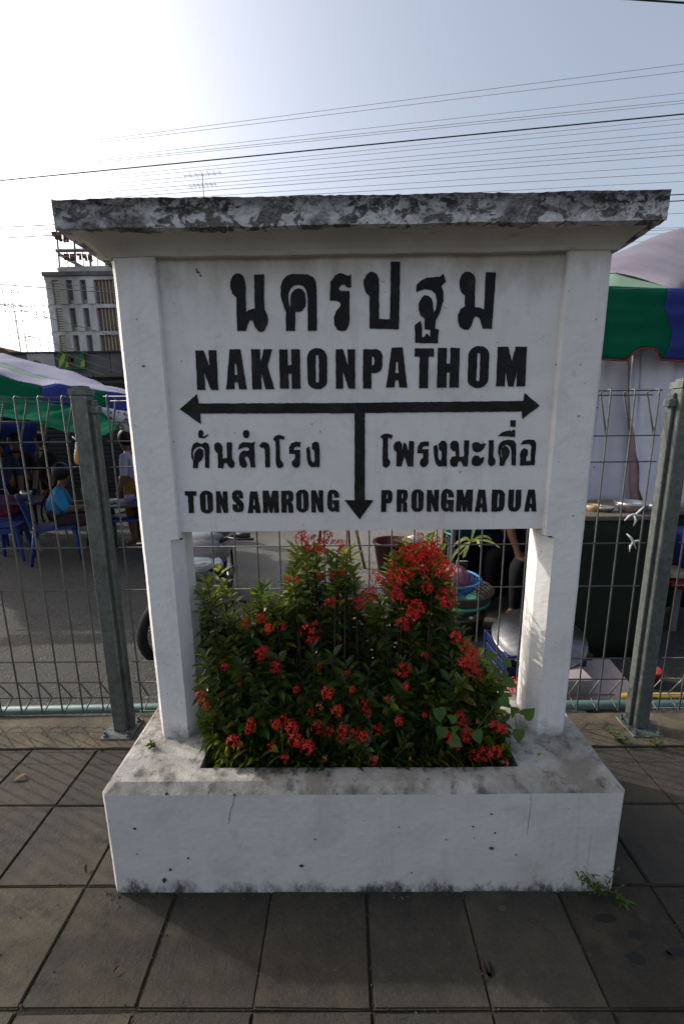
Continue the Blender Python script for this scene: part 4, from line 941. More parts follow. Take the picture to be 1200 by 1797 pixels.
# ================================================================== PEOPLE
SKIN = mat('skin', (.12, .062, .038), .55, var=.1, scale=20); HAIR = mat('black_hair', (.006, .005, .005), .6)
def person(label, J, R_, parts, mats_, hair=True, hat=None):
    """J: joints; one continuous skinned body; parts: joint pair -> material index"""
    base = Vector(J['pelvis']); base.z = min(J[k][2] for k in J)
    root = thing('person', label, 'person', base)
    names = list(J); idx = {k: i for i, k in enumerate(names)}
    me = bpy.data.meshes.new('body'); E_ = [(a, b) for a, b, _ in parts]
    me.from_pydata([Vector(J[k])-base for k in names], [(idx[a], idx[b]) for a, b in E_], [])
    o = bpy.data.objects.new('body', me); COL.objects.link(o)
    sk = o.modifiers.new('skin', 'SKIN'); sk.use_smooth_shade = True; sk.branch_smoothing = .4
    for k in names:
        s_ = me.skin_vertices[0].data[idx[k]]; r_ = R_[k]; s_.radius = r_ if isinstance(r_, tuple) else (r_, r_); s_.use_root = (k == 'pelvis')
    ss = o.modifiers.new('sub', 'SUBSURF'); ss.levels = 2; ss.render_levels = 2
    dg = bpy.context.evaluated_depsgraph_get(); dg.update()
    ev = bpy.data.meshes.new_from_object(o.evaluated_get(dg)); bpy.data.objects.remove(o)
    ev.materials.clear()
    for m in mats_: ev.materials.append(m)
    segs = [(Vector(J[a])-base, Vector(J[b])-base, mi) for a, b, mi in parts]
    for p in ev.polygons:
        c = p.center; bd = 9; bm_ = 0
        for a, b, mi in segs:
            d = b-a; t = max(0, min(1, (c-a).dot(d)/max(1e-9, d.length_squared))); dd = (a+d*t-c).length
            if dd < bd: bd, bm_ = dd, mi
        p.material_index = bm_; p.use_smooth = True
    link('body', ev, root)
    if hair:
        h = Vector(J['head'])-base; f = Vector(J.get('nose', J['head']))-Vector(J['head'])
        f.z = 0
        f = f.normalized() if f.length > .01 else Vector((0, 1, 0))
        b = MB(); b.ell(h+Vector((0, 0, .025))-f*.022, .098, .105, .112, 14, 10); b.build('hair', HAIR, root, True)
    if hat:
        h = Vector(J['head'])-base; f = Vector(J['nose'])-Vector(J['head']); f.z = 0; f.normalize(); sd = f.cross(Vector((0, 0, 1)))
        b = MB(); b.lathe([(.109, .045), (.112, .075), (.104, .078), (.102, .045)], 18, Matrix.Translation(h))
        c = h+f*.10+Vector((0, 0, .065)); b.add([c+sd*.085, c-sd*.085, c+f*.08-sd*.06, c+f*.10, c+f*.08+sd*.06, c+sd*.085+Vector((0, 0, .008)), c-sd*.085+Vector((0, 0, .008)), c+f*.08-sd*.06+Vector((0, 0, .008)), c+f*.10+Vector((0, 0, .008)), c+f*.08+sd*.06+Vector((0, 0, .008))], [(4, 3, 2, 1, 0), (5, 6, 7, 8, 9), (0, 1, 6, 5), (1, 2, 7, 6), (2, 3, 8, 7), (3, 4, 9, 8), (4, 0, 5, 9)])
        b.build('cap', hat, root, True)
    return root, base
RAD = dict(pelvis=(.15, .12), belly=(.145, .11), chest=(.15, .105), neck=.05, chin=.058, head=(.075, .088), nose=.05, lsh=.062, rsh=.062, lel=.045, rel=.045, lwr=.03, rwr=.03, lhand=.036, rhand=.036,
           lhip=.085, rhip=.085, lkn=.06, rkn=.06, lan=.04, ran=.04, lfoot=.035, rfoot=.035)
def bones(sh, tr_, sk_, short=True, shorts=False):
    return [('pelvis', 'belly', sh), ('belly', 'chest', sh), ('chest', 'neck', sk_), ('neck', 'chin', sk_), ('chin', 'head', sk_), ('chest', 'lsh', sh), ('chest', 'rsh', sh), ('lsh', 'lel', sh), ('rsh', 'rel', sh),
            ('lel', 'lwr', sk_ if short else sh), ('rel', 'rwr', sk_ if short else sh), ('lwr', 'lhand', sk_), ('rwr', 'rhand', sk_), ('pelvis', 'lhip', tr_), ('pelvis', 'rhip', tr_), ('lhip', 'lkn', tr_), ('rhip', 'rkn', tr_),
            ('lkn', 'lan', sk_ if shorts else tr_), ('rkn', 'ran', sk_ if shorts else tr_), ('lan', 'lfoot', sk_), ('ran', 'rfoot', sk_)]
def seated(origin, rz, seat=.43, lean=.08, reach=.25, armdrop=0, ts=1.):
    """sitting figure facing local +Y, feet on origin.z"""
    L = dict(pelvis=(0, 0, seat+.10), belly=(0, .02+lean*.3, seat+.27), chest=(0, .03+lean, seat+.46), neck=(0, .045+lean*1.3, seat+.58), chin=(0, .065+lean*1.5, seat+.645), head=(0, .075+lean*1.5, seat+.73), 
             lsh=(-.16, .03+lean, seat+.49), rsh=(.16, .03+lean, seat+.49), lel=(-.22, .10+lean, seat+.25), rel=(.22, .10+lean, seat+.25), lwr=(-.15, reach+lean, seat+.26-armdrop), rwr=(.15, reach+lean, seat+.26-armdrop), lhand=(-.12, reach+.07+lean, seat+.26-armdrop), rhand=(.12, reach+.07+lean, seat+.26-armdrop),
             lhip=(-.10, .05, seat+.08), rhip=(.10, .05, seat+.08), lkn=(-.13, .44, seat+.06), rkn=(.13, .44, seat+.06), lan=(-.12, .42, .08), ran=(.12, .42, .08), lfoot=(-.13, .54, .035), rfoot=(.13, .54, .035))
    M = Matrix.Translation(origin)@Matrix.Rotation(rz, 4, 'Z')
    L['nose'] = (0, .15+lean*1.5, seat+.70)
    for k_ in list(L):
        x, y, z = L[k_]
        if k_ in ('neck', 'chin', 'head', 'nose'): z -= (1-ts)*.55
        elif z > seat+.15: z = seat+.1+(z-seat-.1)*ts
        L[k_] = (x, y, z)
    J = {k: M@Vector(v) for k, v in L.items()}; return J
def standing(origin, rz, h=1.6):
    k = h/1.7
    L = dict(pelvis=(0, 0, .92), belly=(0, .0, 1.08), chest=(0, .0, 1.28), neck=(0, .01, 1.42), chin=(0, .03, 1.48), head=(0, .03, 1.58), lsh=(-.18, 0, 1.36), rsh=(.18, 0, 1.36), lel=(-.23, .0, 1.08), rel=(.23, 0, 1.08), lwr=(-.22, .10, .85), rwr=(.2, .18, .98), lhand=(-.21, .13, .77), rhand=(.15, .24, 1.0),
             lhip=(-.09, 0, .88), rhip=(.09, 0, .88), lkn=(-.10, .02, .48), rkn=(.10, .02, .48), lan=(-.10, -.01, .09), ran=(.10, -.01, .09), lfoot=(-.11, .12, .035), rfoot=(.11, .12, .035))
    M = Matrix.Translation(origin)@Matrix.Rotation(rz, 4, 'Z')@Matrix.Scale(k, 4)
    J = {k_: M@Vector(v) for k_, v in L.items()}; J['nose'] = M@Vector((0, .12, 1.56)); return J
BLOUSE = mat('blue_blouse', (.02, .17, .36), .8, var=.15, scale=12, bump=.3, bscale=25)
SKIRT = mat('patterned_skirt', (.035, .016, .024), .85, var=.4, scale=25)
DSHIRT = mat('dark_shirt', (.006, .006, .008), .9, var=.3, scale=10); DPANT = mat('dark_trousers', (.005, .005, .006), .9)
WSHIRT = mat('white_shirt', (.28, .27, .36), .85, var=.1); MUST = mat('mustard_shorts', (.17, .09, .008), .85, var=.15)
BSHIRT = mat('dull_blue_shirt', (.012, .02, .05), .85, var=.2, scale=9)
def add_person(label, J, sh, tr_, short=True, shorts=False, hat=None, rad=None):
    R_ = dict(RAD); 
    if rad: R_.update(rad)
    return person(label, J, R_, bones(0, 1, 2, short, shorts)+[('head', 'nose', 2)], [sh, tr_, SKIN], True, hat)
J = seated(woman_at, math.radians(-62), .40, .06, .30, .0, .80)
pw, pb = add_person('seated woman in bright blue blouse with black shoulder strap and blue cap', J, BLOUSE, SKIRT, hat=PBLUE, rad=dict(belly=(.175, .145), chest=(.175, .13), pelvis=(.19, .16), lsh=.075, rsh=.075, lel=.06, rel=.06, lkn=.08, rkn=.08))
c0 = Vector(J['lsh'])-pb; c1 = Vector(J['rhip'])-pb
sd = (c1-c0).normalized(); back = Vector((Vector(J['chest'])-Vector(J['nose']))); back.z = 0; back.normalize()
MB().tube([c0+Vector((0, 0, .09))-back*.04, c0+back*.11+Vector((.02, 0, .04)), c0.lerp(c1, .4)+back*.17, c0.lerp(c1, .75)+back*.165, c1+back*.13], .011, 6).build('bag_strap', DPANT, pw, True)
P1 = atY(78, 790, 5.6); add_person('standing person in dark clothes behind the woman in blue', standing(Vector((P1.x, 5.6, GZ)), math.radians(160), 1.46), DSHIRT, DPANT)
P2 = atY(30, 790, 5.2); add_person('dark standing person at the left in front of the blue tarp', standing(Vector((P2.x, 5.2, GZ)), math.radians(200), 1.46), DSHIRT, DPANT)
P3 = atY(-2, 800, 4.6); add_person('person half cut off at the left edge above the bowls', standing(Vector((P3.x, 4.6, GZ)), math.radians(215), 1.44), BSHIRT, DPANT)
P4 = atY(106, 860, 5.0); add_person('dark seated diner across the table from the woman in blue', seated(Vector((TB1.x+.1, TB1.y+.85, GZ)), math.radians(170), .43, .1, .3), DSHIRT, DPANT)
make_stool(PRED, 'red stool under the dark diner across the table', Vector((TB1.x+.1, TB1.y+.85, GZ)), .2, .43)
P5 = atY(229, 830, 4.5); add_person('standing person in white shirt and mustard shorts beside the sign post', standing(Vector((P5.x, 4.5, GZ)), math.radians(95), 1.5), WSHIRT, MUST, shorts=True)

# ================================================================== MOTORBIKE behind the left post
SILV = mat('silver_plastic', (.15, .15, .155), .35, .2, var=.08, scale=10, spec=.5); BPL = mat('black_plastic', (.012, .012, .013), .45, spec=.4)
RUB = mat('tyre_rubber', (.012, .012, .012), .85, var=.2, scale=60); CHR = mat('chrome', (.55, .55, .56), .18, 1.0, var=.05); LENS = mat('headlight_lens', (.55, .58, .60), .08, .4, var=.15, scale=40, spec=.8)
fwd = Vector((.13, -.99, 0)); rz = math.atan2(fwd.y, fwd.x)
mbk = thing('motorbike', 'silver underbone motorbike parked behind the left sign post', 'motorbike', (-1.0, 1.46, GZ), rz)
# local frame: +X forward, +Y rider's left, Z up; front axle above the origin
def wheel(name, x, steer=0, w=None):
    if w is None:
        w = bpy.data.objects.new(name, None); COL.objects.link(w); w.parent = mbk; w.location = (x, 0, .275); w.rotation_euler = (0, 0, steer)
    MX = Matrix.Rotation(math.pi/2, 4, 'X')
    def ring(r_, hw, hh, m, nm, n=32):
        b = MB(); b.lathe([(r_-hh, -hw), (r_, -hw*.8), (r_+hh*.6, 0), (r_, hw*.8), (r_-hh, hw), (r_-hh*1.2, 0), (r_-hh, -hw)], n, MX, False); b.build(nm, m, w, True)
    ring(.25, .038, .028, RUB, 'tyre'); ring(.215, .024, .014, CHR, 'rim')
    b = MB(); b.lathe([(.03, -.045), (.045, -.03), (.045, .03), (.03, .045)], 14, MX); b.build('hub', CHR, w, True)
    b = MB()
    for i in range(18):
        a = 2*math.pi*i/18; s_ = (-1)**i*.025; b.tube([(.04*math.cos(a), s_, .04*math.sin(a)), (.205*math.cos(a+.25*(-1)**(i//2)), 0, .205*math.sin(a+.25*(-1)**(i//2)))], .0016, 3)
    b.build('spokes', CHR, w); return w
wheel('front_wheel', .0, .25); wheel('rear_wheel', -1.22)
for sy in (-1, 1): MB().tube([(0, sy*.065, .275), (-.13, sy*.065, .62)], .019, 8).build('fork', BPL, mbk, True)
def sweep(name, sections, m, parent=mbk, n=14, pw=2.6):
    """closed body through superelliptic sections (x, z, halfwidth, halfheight, tilt)"""
    vv = []; 
    for (x, z, hw, hh, tl_) in sections:
        for k in range(n):
            a = 2*math.pi*k/n; c, s_ = math.cos(a), math.sin(a)
            u = math.copysign(abs(c)**(2/pw), c)*hw; w_ = math.copysign(abs(s_)**(2/pw), s_)*hh
            vv.append((x+w_*math.sin(tl_), u, z+w_*math.cos(tl_)))
    fs = [(i*n+k, i*n+(k+1) % n, (i+1)*n+(k+1) % n, (i+1)*n+k) for i in range(len(sections)-1) for k in range(n)]
    fs += [tuple(range(n-1, -1, -1)), tuple((len(sections)-1)*n+k for k in range(n))]
    return MB().add(vv, fs).build(name, m, parent, True)
b = MB(); pr = []
for i in range(13):
    a = math.radians(-25+150*i/12); pr.append((math.cos(a)*.305, math.sin(a)*.305+.275))
vv = []; 
for x, z in pr: vv += [(x, -.062, z-.03), (x, -.045, z+.005), (x, .045, z+.005), (x, .062, z-.03)]
b.add(vv, [(i*4+k, i*4+k+1, i*4+5+k, i*4+4+k) for i in range(12) for k in range(3)]); o = b.build('front_fender', SILV, mbk, True); o.modifiers.new('t', 'SOLIDIFY').thickness = .006
sweep('front_cowl', [(.04, .715, .05, .03, .2), (.02, .73, .115, .075, .25), (-.04, .755, .165, .095, .3), (-.12, .79, .15, .085, .4), (-.19, .81, .08, .05, .5)], SILV)
hl = sweep('headlight', [(.075, .70, .02, .015, .25), (.062, .705, .105, .048, .25), (.03, .71, .125, .056, .25), (.0, .715, .12, .05, .25)], LENS)
sweep('leg_shield', [(-.02, .62, .06, .05, .35), (-.06, .56, .13, .10, .35), (-.14, .42, .19, .16, .3), (-.22, .30, .17, .13, .2), (-.26, .24, .08, .05, .1)], SILV)
sweep('inner_shield', [(-.14, .60, .14, .06, .3), (-.2, .45, .18, .17, .25), (-.28, .30, .14, .12, .2)], BPL)
for sy in (-1, 1):
    sweep('indicator', [(.045, .70, .02, .02, .2), (.02, .71, .05, .035, .2), (-.02, .72, .03, .03, .2)], LENS).location = (-.0, sy*.125, -.005)
    MB().tube([(-.10, sy*.10, .80), (-.13, sy*.22, .84), (-.16, sy*.31, .83)], [.016, .014, .014], 8).build('handlebar', BPL, mbk, True)
    MB().tube([(-.14, sy*.25, .84), (-.16, sy*.33, .83)], [.02, .021], 10).build('grip', BPL, mbk, True)
    MB().tube([(-.09, sy*.20, .84), (-.06, sy*.27, .835), (-.085, sy*.36, .825)], [.008, .006, .009], 6).build('brake_lever', BPL, mbk, True)
sweep('handlebar_cover', [(.0, .80, .06, .02, .3), (-.06, .82, .12, .045, .3), (-.13, .835, .17, .05, .3), (-.19, .83, .12, .035, .3)], SILV)
sweep('engine', [(-.42, .30, .05, .05, 0), (-.46, .30, .11, .10, 0), (-.72, .30, .11, .10, 0), (-.78, .30, .05, .05, 0)], BPL)
sweep('frame_tube', [(-.2, .42, .04, .04, 0), (-.45, .44, .06, .06, 0), (-.6, .5, .08, .10, 0)], SILV)
sweep('rear_body', [(-.52, .56, .06, .08, 0), (-.7, .6, .12, .12, 0), (-1.1, .66, .12, .09, 0), (-1.38, .70, .05, .04, 0)], SILV)
sweep('seat', [(-.55, .70, .07, .03, 0), (-.7, .715, .12, .045, 0), (-1.1, .76, .12, .045, 0), (-1.3, .78, .07, .03, 0)], BPL)
for sy in (-1, 1): MB().tube([(-.75, sy*.07, .30), (-1.22, sy*.09, .275)], .018, 8).build('swing_arm', BPL, mbk, True)
for sy in (-1, 1): MB().tube([(-.55, sy*.05, .22), (-.55, sy*.24, .20)], .014, 8).build('footpeg', RUB, mbk, True)
MB().tube([(-.6, .08, .22), (-.62, .2, 0)], .010, 6).build('side_stand', BPL, mbk, True)
MB().tube([(-.6, -.1, .2), (-1.0, -.13, .24), (-1.42, -.13, .34)], [.02, .035, .038], 10).build('exhaust', CHR, mbk, True)

spw = thing('spare_wheel', 'narrow spare wheel with chrome rim peeping out beside the left post', 'wheel', (-1.175, 1.52, GZ+.265)); spw.rotation_euler = (math.radians(4), 0, math.radians(52)); wheel('', 0, 0, spw)
# ================================================================== RIGHT STALL
tr_ = thing('market_tent', 'large white tent with green and blue scalloped valance at right', 'tent', (3.2, 3.0, GZ))
def panr(name, m, rows, nu=40, nv=8, wr=.012, ws=2.5, an=(1, 1, 1)): return loft(name, rows, nu, nv, m, tr_, wr, ws, an)
TYE = 2.4
LAVR = mat('tent_greyed_fabric', (.20, .19, .235), .95, var=.15, scale=3, trans=.2, spec=.02, tcol=(.22, .21, .28), stretch=(3, .4, .4))
ridge = rowv((900, 500, 4.3), (1040, 462, 4.1), (1085, 441, 4.0), (1140, 417, 3.9), (1200, 399, 3.8), (1500, 340, 3.8), (1900, 300, 3.8))
seam = rowv((1180, 508, TYE), (1290, 509, TYE), (1400, 510, TYE), (1900, 516, TYE))
seamL = rowv((1010, 455, 3.35), (1077, 478, 3.0), (1130, 493, 2.7), (1180, 507.5, TYE))
panr('roof_panel', LAVR, [ridge, rowv((900, 505, 4.2), (1077, 478, 3.0), (1180, 507.5, TYE), (1290, 509, TYE), (1500, 511, TYE), (1900, 516, TYE))], 50, 10, .03, 1.3)
panr('roof_panel', PGRN, [rowv((900, 506, 4.2), (1077, 478.5, 3.0), (1130, 493.5, 2.7), (1179, 508, TYE)), row(TYE, (900, 507), (1040, 507.5), (1110, 508), (1179, 508.3))], 30, 8, .006, 1.5)
panr('roof_panel', LAVR, [ridge, [Vector((p.x, p.y+2.2, p.z-.9)) for p in ridge]], 40, 6, .03, 1.3)
edge = [(900, 640), (1000, 638), (1062, 631), (1104, 633), (1116, 614), (1130, 609.5), (1150, 611), (1168, 633), (1230, 638), (1300, 637), (1345, 636), (1358, 616), (1388, 612), (1402, 636), (1500, 640), (1560, 640), (1572, 618), (1600, 615), (1615, 640), (1700, 642)]
def valance(m, xa, xb):
    import bisect
    xs = [e[0] for e in edge]
    def yb(x):
        k = max(1, min(len(xs)-1, bisect.bisect(xs, x))); a, b2 = edge[k-1], edge[k]; return a[1]+(b2[1]-a[1])*(x-a[0])/(b2[0]-a[0])
    n = int((xb-xa)/5)+2; X = [xa+(xb-xa)*i/(n-1) for i in range(n)]
    lo = [atY(x, yb(x), TYE-.05) for x in X]
    panr('valance', m, [[atY(x, 508.5, TYE) for x in X], lo], n, 14, .05, 2.0, (.30, 1, 2.6))
    q = []
    for p in resample(lo, n):
        w3 = Vector((p.x*.30, p.y, p.z*2.6)); q.append(p+noise.noise_vector(w3*2.0)*.05+noise.noise_vector(w3*5.4+Vector((5, 5, 5)))*.02-Vector(tr_.location)+Vector((0, -.002, -.004)))
    MB().tube(q, .007, 6).build('piping', PIPING, tr_, True)
valance(GRN, 900, 1174); valance(BLU, 1174.5, 1330); valance(GRN, 1330.5, 1500); valance(BLU, 1500.5, 1700)
for X, Y, h in ((1.50, 2.9, 2.45), (4.9, 2.5, 2.5), (1.9, 5.9, 2.3), (5.6, 5.9, 2.3)): MB().tube([(X-3.2, Y-3.0, 0), (X-3.2, Y-3.0, h)], .022, 8).build('pole', POLE, tr_, True)
# curtains
cu = thing('white_curtain', 'white cloth with a pinkish fold hanging behind the fence at right', 'curtain', atY(1090, 887, 2.62))
loft('sheet', [row(2.62, (985, 590), (1112, 600)), row(2.62, (1000, 740), (1120, 740)), row(2.62, (1000, 882), (1127, 886))], 44, 8, CURT, cu, .04, 2.2, (4, 1, .3))
loft('pink_fold', [rowv((1100, 596, 2.59), (1110, 600, 2.55), (1119, 604, 2.60)), rowv((1103, 740, 2.59), (1114, 740, 2.54), (1126, 740, 2.6)), rowv((1106, 885, 2.59), (1120, 886, 2.54), (1137, 887, 2.6))], 12, 8, CURTR, cu, .008, 3, (3, 1, .4))
cu2 = thing('white_curtain', 'wider white cloth gathered in long folds beside the right fence post', 'curtain', atY(1200, 890, 2.5))
loft('sheet', [row(2.50, (1104, 606), (1180, 600), (1300, 600), (1420, 604)), rowv((1112, 740, 2.47), (1150, 745, 2.55), (1200, 745, 2.46), (1320, 745, 2.52), (1420, 745, 2.5)), rowv((1136, 892, 2.44), (1160, 894, 2.52), (1210, 895, 2.46), (1330, 895, 2.52), (1420, 895, 2.5))], 90, 12, CURT, cu2, .075, 1.7, (5, 1, .3))
# counter with pans
co = thing('stall_counter', 'long dark counter at the back of the right stall', 'counter', (2.55, 2.62, GZ))
box_obj('counter_top', mat('counter_board', (.10, .085, .07), .6, var=.3, scale=12), co, -1.06, 1.6, -.30, .30, .80, .83, .004)
loft('skirt', [[Vector((1.50, 2.34, .70)), Vector((4.1, 2.34, .70))], [Vector((1.50, 2.31, -.09)), Vector((4.1, 2.31, -.09))]], 50, 8, DGREEN, co, .02, 3, (3, 1, .4))
loft('side_skirt', [[Vector((1.505, 2.34, .70)), Vector((1.505, 2.9, .70))], [Vector((1.50, 2.34, -.09)), Vector((1.50, 2.9, -.09))]], 12, 6, DGREEN, co, .012, 3)
c2 = thing('stall_counter', 'counter draped in very dark green cloth just behind the fence at right', 'counter', (1.72, 1.85, GZ)); CZ = atY(1090, 905, 1.56).z
box_obj('counter_top', mat('counter_board', (.10, .085, .07)), c2, -.32, .26, -.30, .30, CZ-GZ-.03, CZ-GZ, .004)
for xx in (-.26, .20):
    for yy_ in (-.24, .24): MB().tube([(xx, yy_, 0), (xx, yy_, CZ-GZ-.03)], .02, 6).build('leg', POLE, c2)
loft('skirt', [[Vector((1.395, 1.56, CZ-.032)), Vector((1.985, 1.56, CZ-.032))], [Vector((1.38, 1.52, -.09)), Vector((2.0, 1.52, -.09))]], 24, 8, DGREEN, c2, .012, 3, (3, 1, .4))
loft('side_skirt', [[Vector((1.398, 1.565, CZ-.032)), Vector((1.398, 2.14, CZ-.032))], [Vector((1.385, 1.53, -.09)), Vector((1.385, 2.16, -.09))]], 12, 6, DGREEN, c2, .010, 3)
loft('side_skirt', [[Vector((1.98, 1.565, CZ-.032)), Vector((1.98, 2.14, CZ-.032))], [Vector((1.99, 1.53, -.09)), Vector((1.99, 2.16, -.09))]], 12, 6, DGREEN, c2, .010, 3)
for i, (px, r_, h, m, nm, lab) in enumerate([(1105, .15, .10, STEEL, 'basin', 'steel basin on the counter below the pink curtain fold'), (1062, .09, .05, STEEL, 'pan', 'flat steel pan on the counter next to the right sign post'), (1046, .07, .06, mat('tan_box', (.35, .27, .17), .8), 'bowl', 'tan bowl on the counter beside the right sign post'), (1140, .08, .05, BOWL, 'bowl', 'white bowl on the counter by the right fence post')]):
    P = atY(px, 900, 1.68); bowl(nm, Vector((P.x, 1.68+.02*i, CZ+.001)), r_*.68, h*.68, m, lab, nm, 'pans on the stall counter')
# added dark sheets: back stands in for shade, top and side block sun
dk = thing('shade_sheets', 'added black sheets standing in for shade and blocking sun in the right stall', 'tarpaulin', (2.6, 3.6, GZ))
x783 = atY(784, 960, 3.6).x
loft('sheet', [[Vector((x783, 3.6, 1.9)), Vector((1.7, 3.62, 1.9)), Vector((1.75, 3.62, .8)), Vector((5.4, 3.7, .8))], [Vector((x783, 3.6, -.1)), Vector((1.7, 3.62, -.1)), Vector((1.75, 3.62, -.1)), Vector((5.4, 3.7, -.1))]], 40, 14, NEARBLACK, dk, .04, 1.5)
loft('top_sun_block', [[Vector((x783, 3.6, 1.9)), Vector((1.7, 3.6, 1.9))], [Vector((.82, 2.3, 1.95)), Vector((1.7, 2.45, 1.95))]], 30, 6, NEARBLACK, dk, .03, 1.5)
loft('side_sun_block', [[Vector((.82, 2.3, 1.9)), Vector((x783, 3.6, 1.9))], [Vector((.82, 2.3, -.1)), Vector((x783, 3.6, -.1))]], 16, 12, NEARBLACK, dk, .015, 1.5)
MB().tube([(.82-2.6, 2.3-3.6, 0), (.82-2.6, 2.3-3.6, 2.0)], .02, 8).build('pole', POLE, dk, True)
for X in (x783+.02, 5.3): MB().tube([(X-2.6, .03, 0), (X-2.6, .03, 2.0)], .02, 8).build('pole', POLE, dk, True)
# --- things on the ground under the board opening
def tub(name, loc, r0, r1, h, m, label, cat, rim=.012, group=None, lip=True):
    o = MB(); o.lathe([(0, 0), (r0, 0), (r1, h), (r1+rim, h), (r1+rim, h-.02), (r1+.002, h-.022)] if False else [(r0*.2, .001), (r0, 0), (r1, h-.02), (r1+rim, h-.018), (r1+rim, h), (r1-.008, h), (r0-.012, .02), (r0*.2, .018)], 28)
    return tag(o.build(name, m, smooth=True, loc=loc), label, cat, group)
BK = atZ(802, 1112, GZ); BK = Vector((BK.x, BK.y+.08, GZ))
tub('plastic_tub', BK, .19, .215, .17, mat('grey_brown_tub', (.055, .045, .04), .5, var=.15), 'grey brown tub at the bottom of the basket stack', 'tub')
tub('plastic_basin', BK+Vector((0, 0, .172)), .17, .235, .09, plastic('basin_green', (.03, .20, .14)), 'green basin in the middle of the basket stack', 'basin')
WICK = mat('wicker', (.05, .042, .036), .8, var=.4, scale=50)
wk = thing('wicker_basket', 'dark wicker basket in the green basin of the stack', 'basket', BK+Vector((.02, .0, .20)))
for k in range(7): MB().tube([((.175+.012*k)*math.cos(a), (.175+.012*k)*math.sin(a), .012+k*.02) for a in [2*math.pi*i/28 for i in range(28)]], .011, 6, closed=True).build('cane', WICK, wk, True)
lb = thing('laundry_basket', 'bright blue slotted basket on top of the stack', 'basket', BK+Vector((-.05, -.02, .335)))
PB2 = plastic('bright_blue_plastic', (.02, .13, .36))
o = MB(); o.lathe([(.0, 0), (.15, 0), (.155, .012), (0, .012)], 28); o.build('base', PB2, lb, True)
MB().tube([(.215*math.cos(a), .215*math.sin(a), .085) for a in [2*math.pi*i/32 for i in range(32)]], .011, 6, closed=True).build('rim', PB2, lb, True)
for i in range(32):
    a = 2*math.pi*i/32; c, s_ = math.cos(a), math.sin(a); MB().tube([(.153*c, .153*s_, .006), (.213*c, .213*s_, .082)], .008, 4).build('slat', PB2, lb)
pc2 = MB(); pc2.ell((0, 0, .03), .15, .13, .095, 28, 18); me = pc2.mesh('pink_cloth', mat('pink_cloth', (.24, .09, .125), .8, var=.12, scale=20), True)
for v in me.vertices: an_ = math.atan2(v.co.y, v.co.x); v.co *= 1+.13*math.sin(9*an_+6*noise.noise(v.co*8))*min(1, v.co.xy.length/.06); v.co += noise.noise_vector(v.co*11)*.03+noise.noise_vector(v.co*34)*.010
tag(link('pink_cloth', me, None, Vector(lb.location)+Vector((-.01, 0, .055))), 'crumpled pink striped cloth lying in the blue basket', 'cloth')
# blue crate with the big lid on it
cr0 = atZ(915, 1200, GZ); CRX, CRY = cr0.x+.12, cr0.y+.16
cr = thing('plastic_crate', 'dark blue crate under the big metal cover', 'crate', (CRX, CRY, GZ), .08)
PDB = plastic('dark_blue_plastic', (.005, .012, .055))
for k, (x0, x1, y0, y1) in enumerate(((-.24, .24, -.17, -.155), (-.24, .24, .155, .17), (-.24, -.225, -.154, .154), (.225, .24, -.154, .154))):
    for z in (0, .07, .14): box_obj('rail', PDB, cr, x0, x1, y0, y1, z, z+.055, .003)
for sx in (-1, 1):
    for sy in (-1, 1): box_obj('corner_post', PDB, cr, sx*.232-.014, sx*.232+.014, sy*.162-.014, sy*.162+.014, .001, .198, .003)
box_obj('floor', PDB, cr, -.224, .224, -.154, .154, .004, .012)
LIDM = mat('scratched_aluminium', (.16, .16, .165), .32, .95, var=.3, scale=30, bump=.15, bscale=40)
ld = thing('aluminium_cover', 'large scratched aluminium dome cover lying tilted on the blue crate', 'cover', (CRX+.02, CRY-.02, GZ+.235))
ld.rotation_euler = (math.radians(14), math.radians(-5), 0)
o = MB(); o.lathe([(.275, -.02), (.278, .0), (.27, .008), (.25, .010), (.24, .02), (.15, .05), (.06, .062), (.0, .064), (.0, .056), (.06, .054), (.15, .04), (.235, .012), (.262, -.02)], 40); o.build('dome', LIDM, ld, True)
MB().tube([(.055*math.cos(a), .055*math.sin(a), .068) for a in [2*math.pi*i/20 for i in range(20)]], .007, 6, closed=True).build('ring', CHR, ld, True)
MB().lathe([(.035, .062), (.03, .085), (.04, .10), (.02, .108), (0, .108)], 14).build('knob', BPL, ld, True)
# bins
tub('waste_bin', atZ(868, 1075, GZ)+Vector((.1, .5, 0)), .17, .21, .50, PDB, 'tall dark blue bin in the shade near the person', 'bin')
tub('red_tub', atZ(690, 1008, GZ)+Vector((0, .1, 0)), .15, .20, .34, mat('maroon_plastic', (.05, .008, .009), .5, var=.2), 'maroon plastic bin on the sunny asphalt behind the tallest shrub', 'bin')
bs = MB(); bs.lathe([(.05, 0), (.10, .01), (.13, .05), (.14, .06), (.13, .06), (.09, .02), (.0, .015)], 20)
o = bs.build('red_strainer', PRED, smooth=True, loc=atY(868, 953, 2.9)); 
tag(o, 'red plastic bowl on the dim shelf behind the variegated plant', 'bowl')
sf = thing('shelf_rack', 'dark metal rack holding bowls in the shade of the right stall', 'rack', Vector((atY(868, 953, 2.95).x, 2.95, GZ)))
zs = atY(868, 953, 2.9).z-GZ
box_obj('shelf_board', NEARBLACK, sf, -.45, .45, -.2, .2, zs-.025, zs-.001)
for sx in (-1, 1):
    for sy in (-1, 1): MB().tube([(sx*.43, sy*.18, 0), (sx*.43, sy*.18, zs-.02)], .012, 6).build('leg', BPL, sf)
tub('teal_basin', atY(815, 945, 2.9)+Vector((0, .05, -.02)), .12, .17, .08, plastic('teal_plastic', (.01, .10, .11)), 'teal basin on the dim rack above the variegated plant', 'basin')
# yellow standing pipe
yp = atZ(776, 1010, GZ)
pipe('standing_pipe', [(yp.x, yp.y, GZ), (yp.x+.01, yp.y, 1.7)], .020, YELLOW, 'upright yellow pipe at the edge of the right stall', 'pipe')
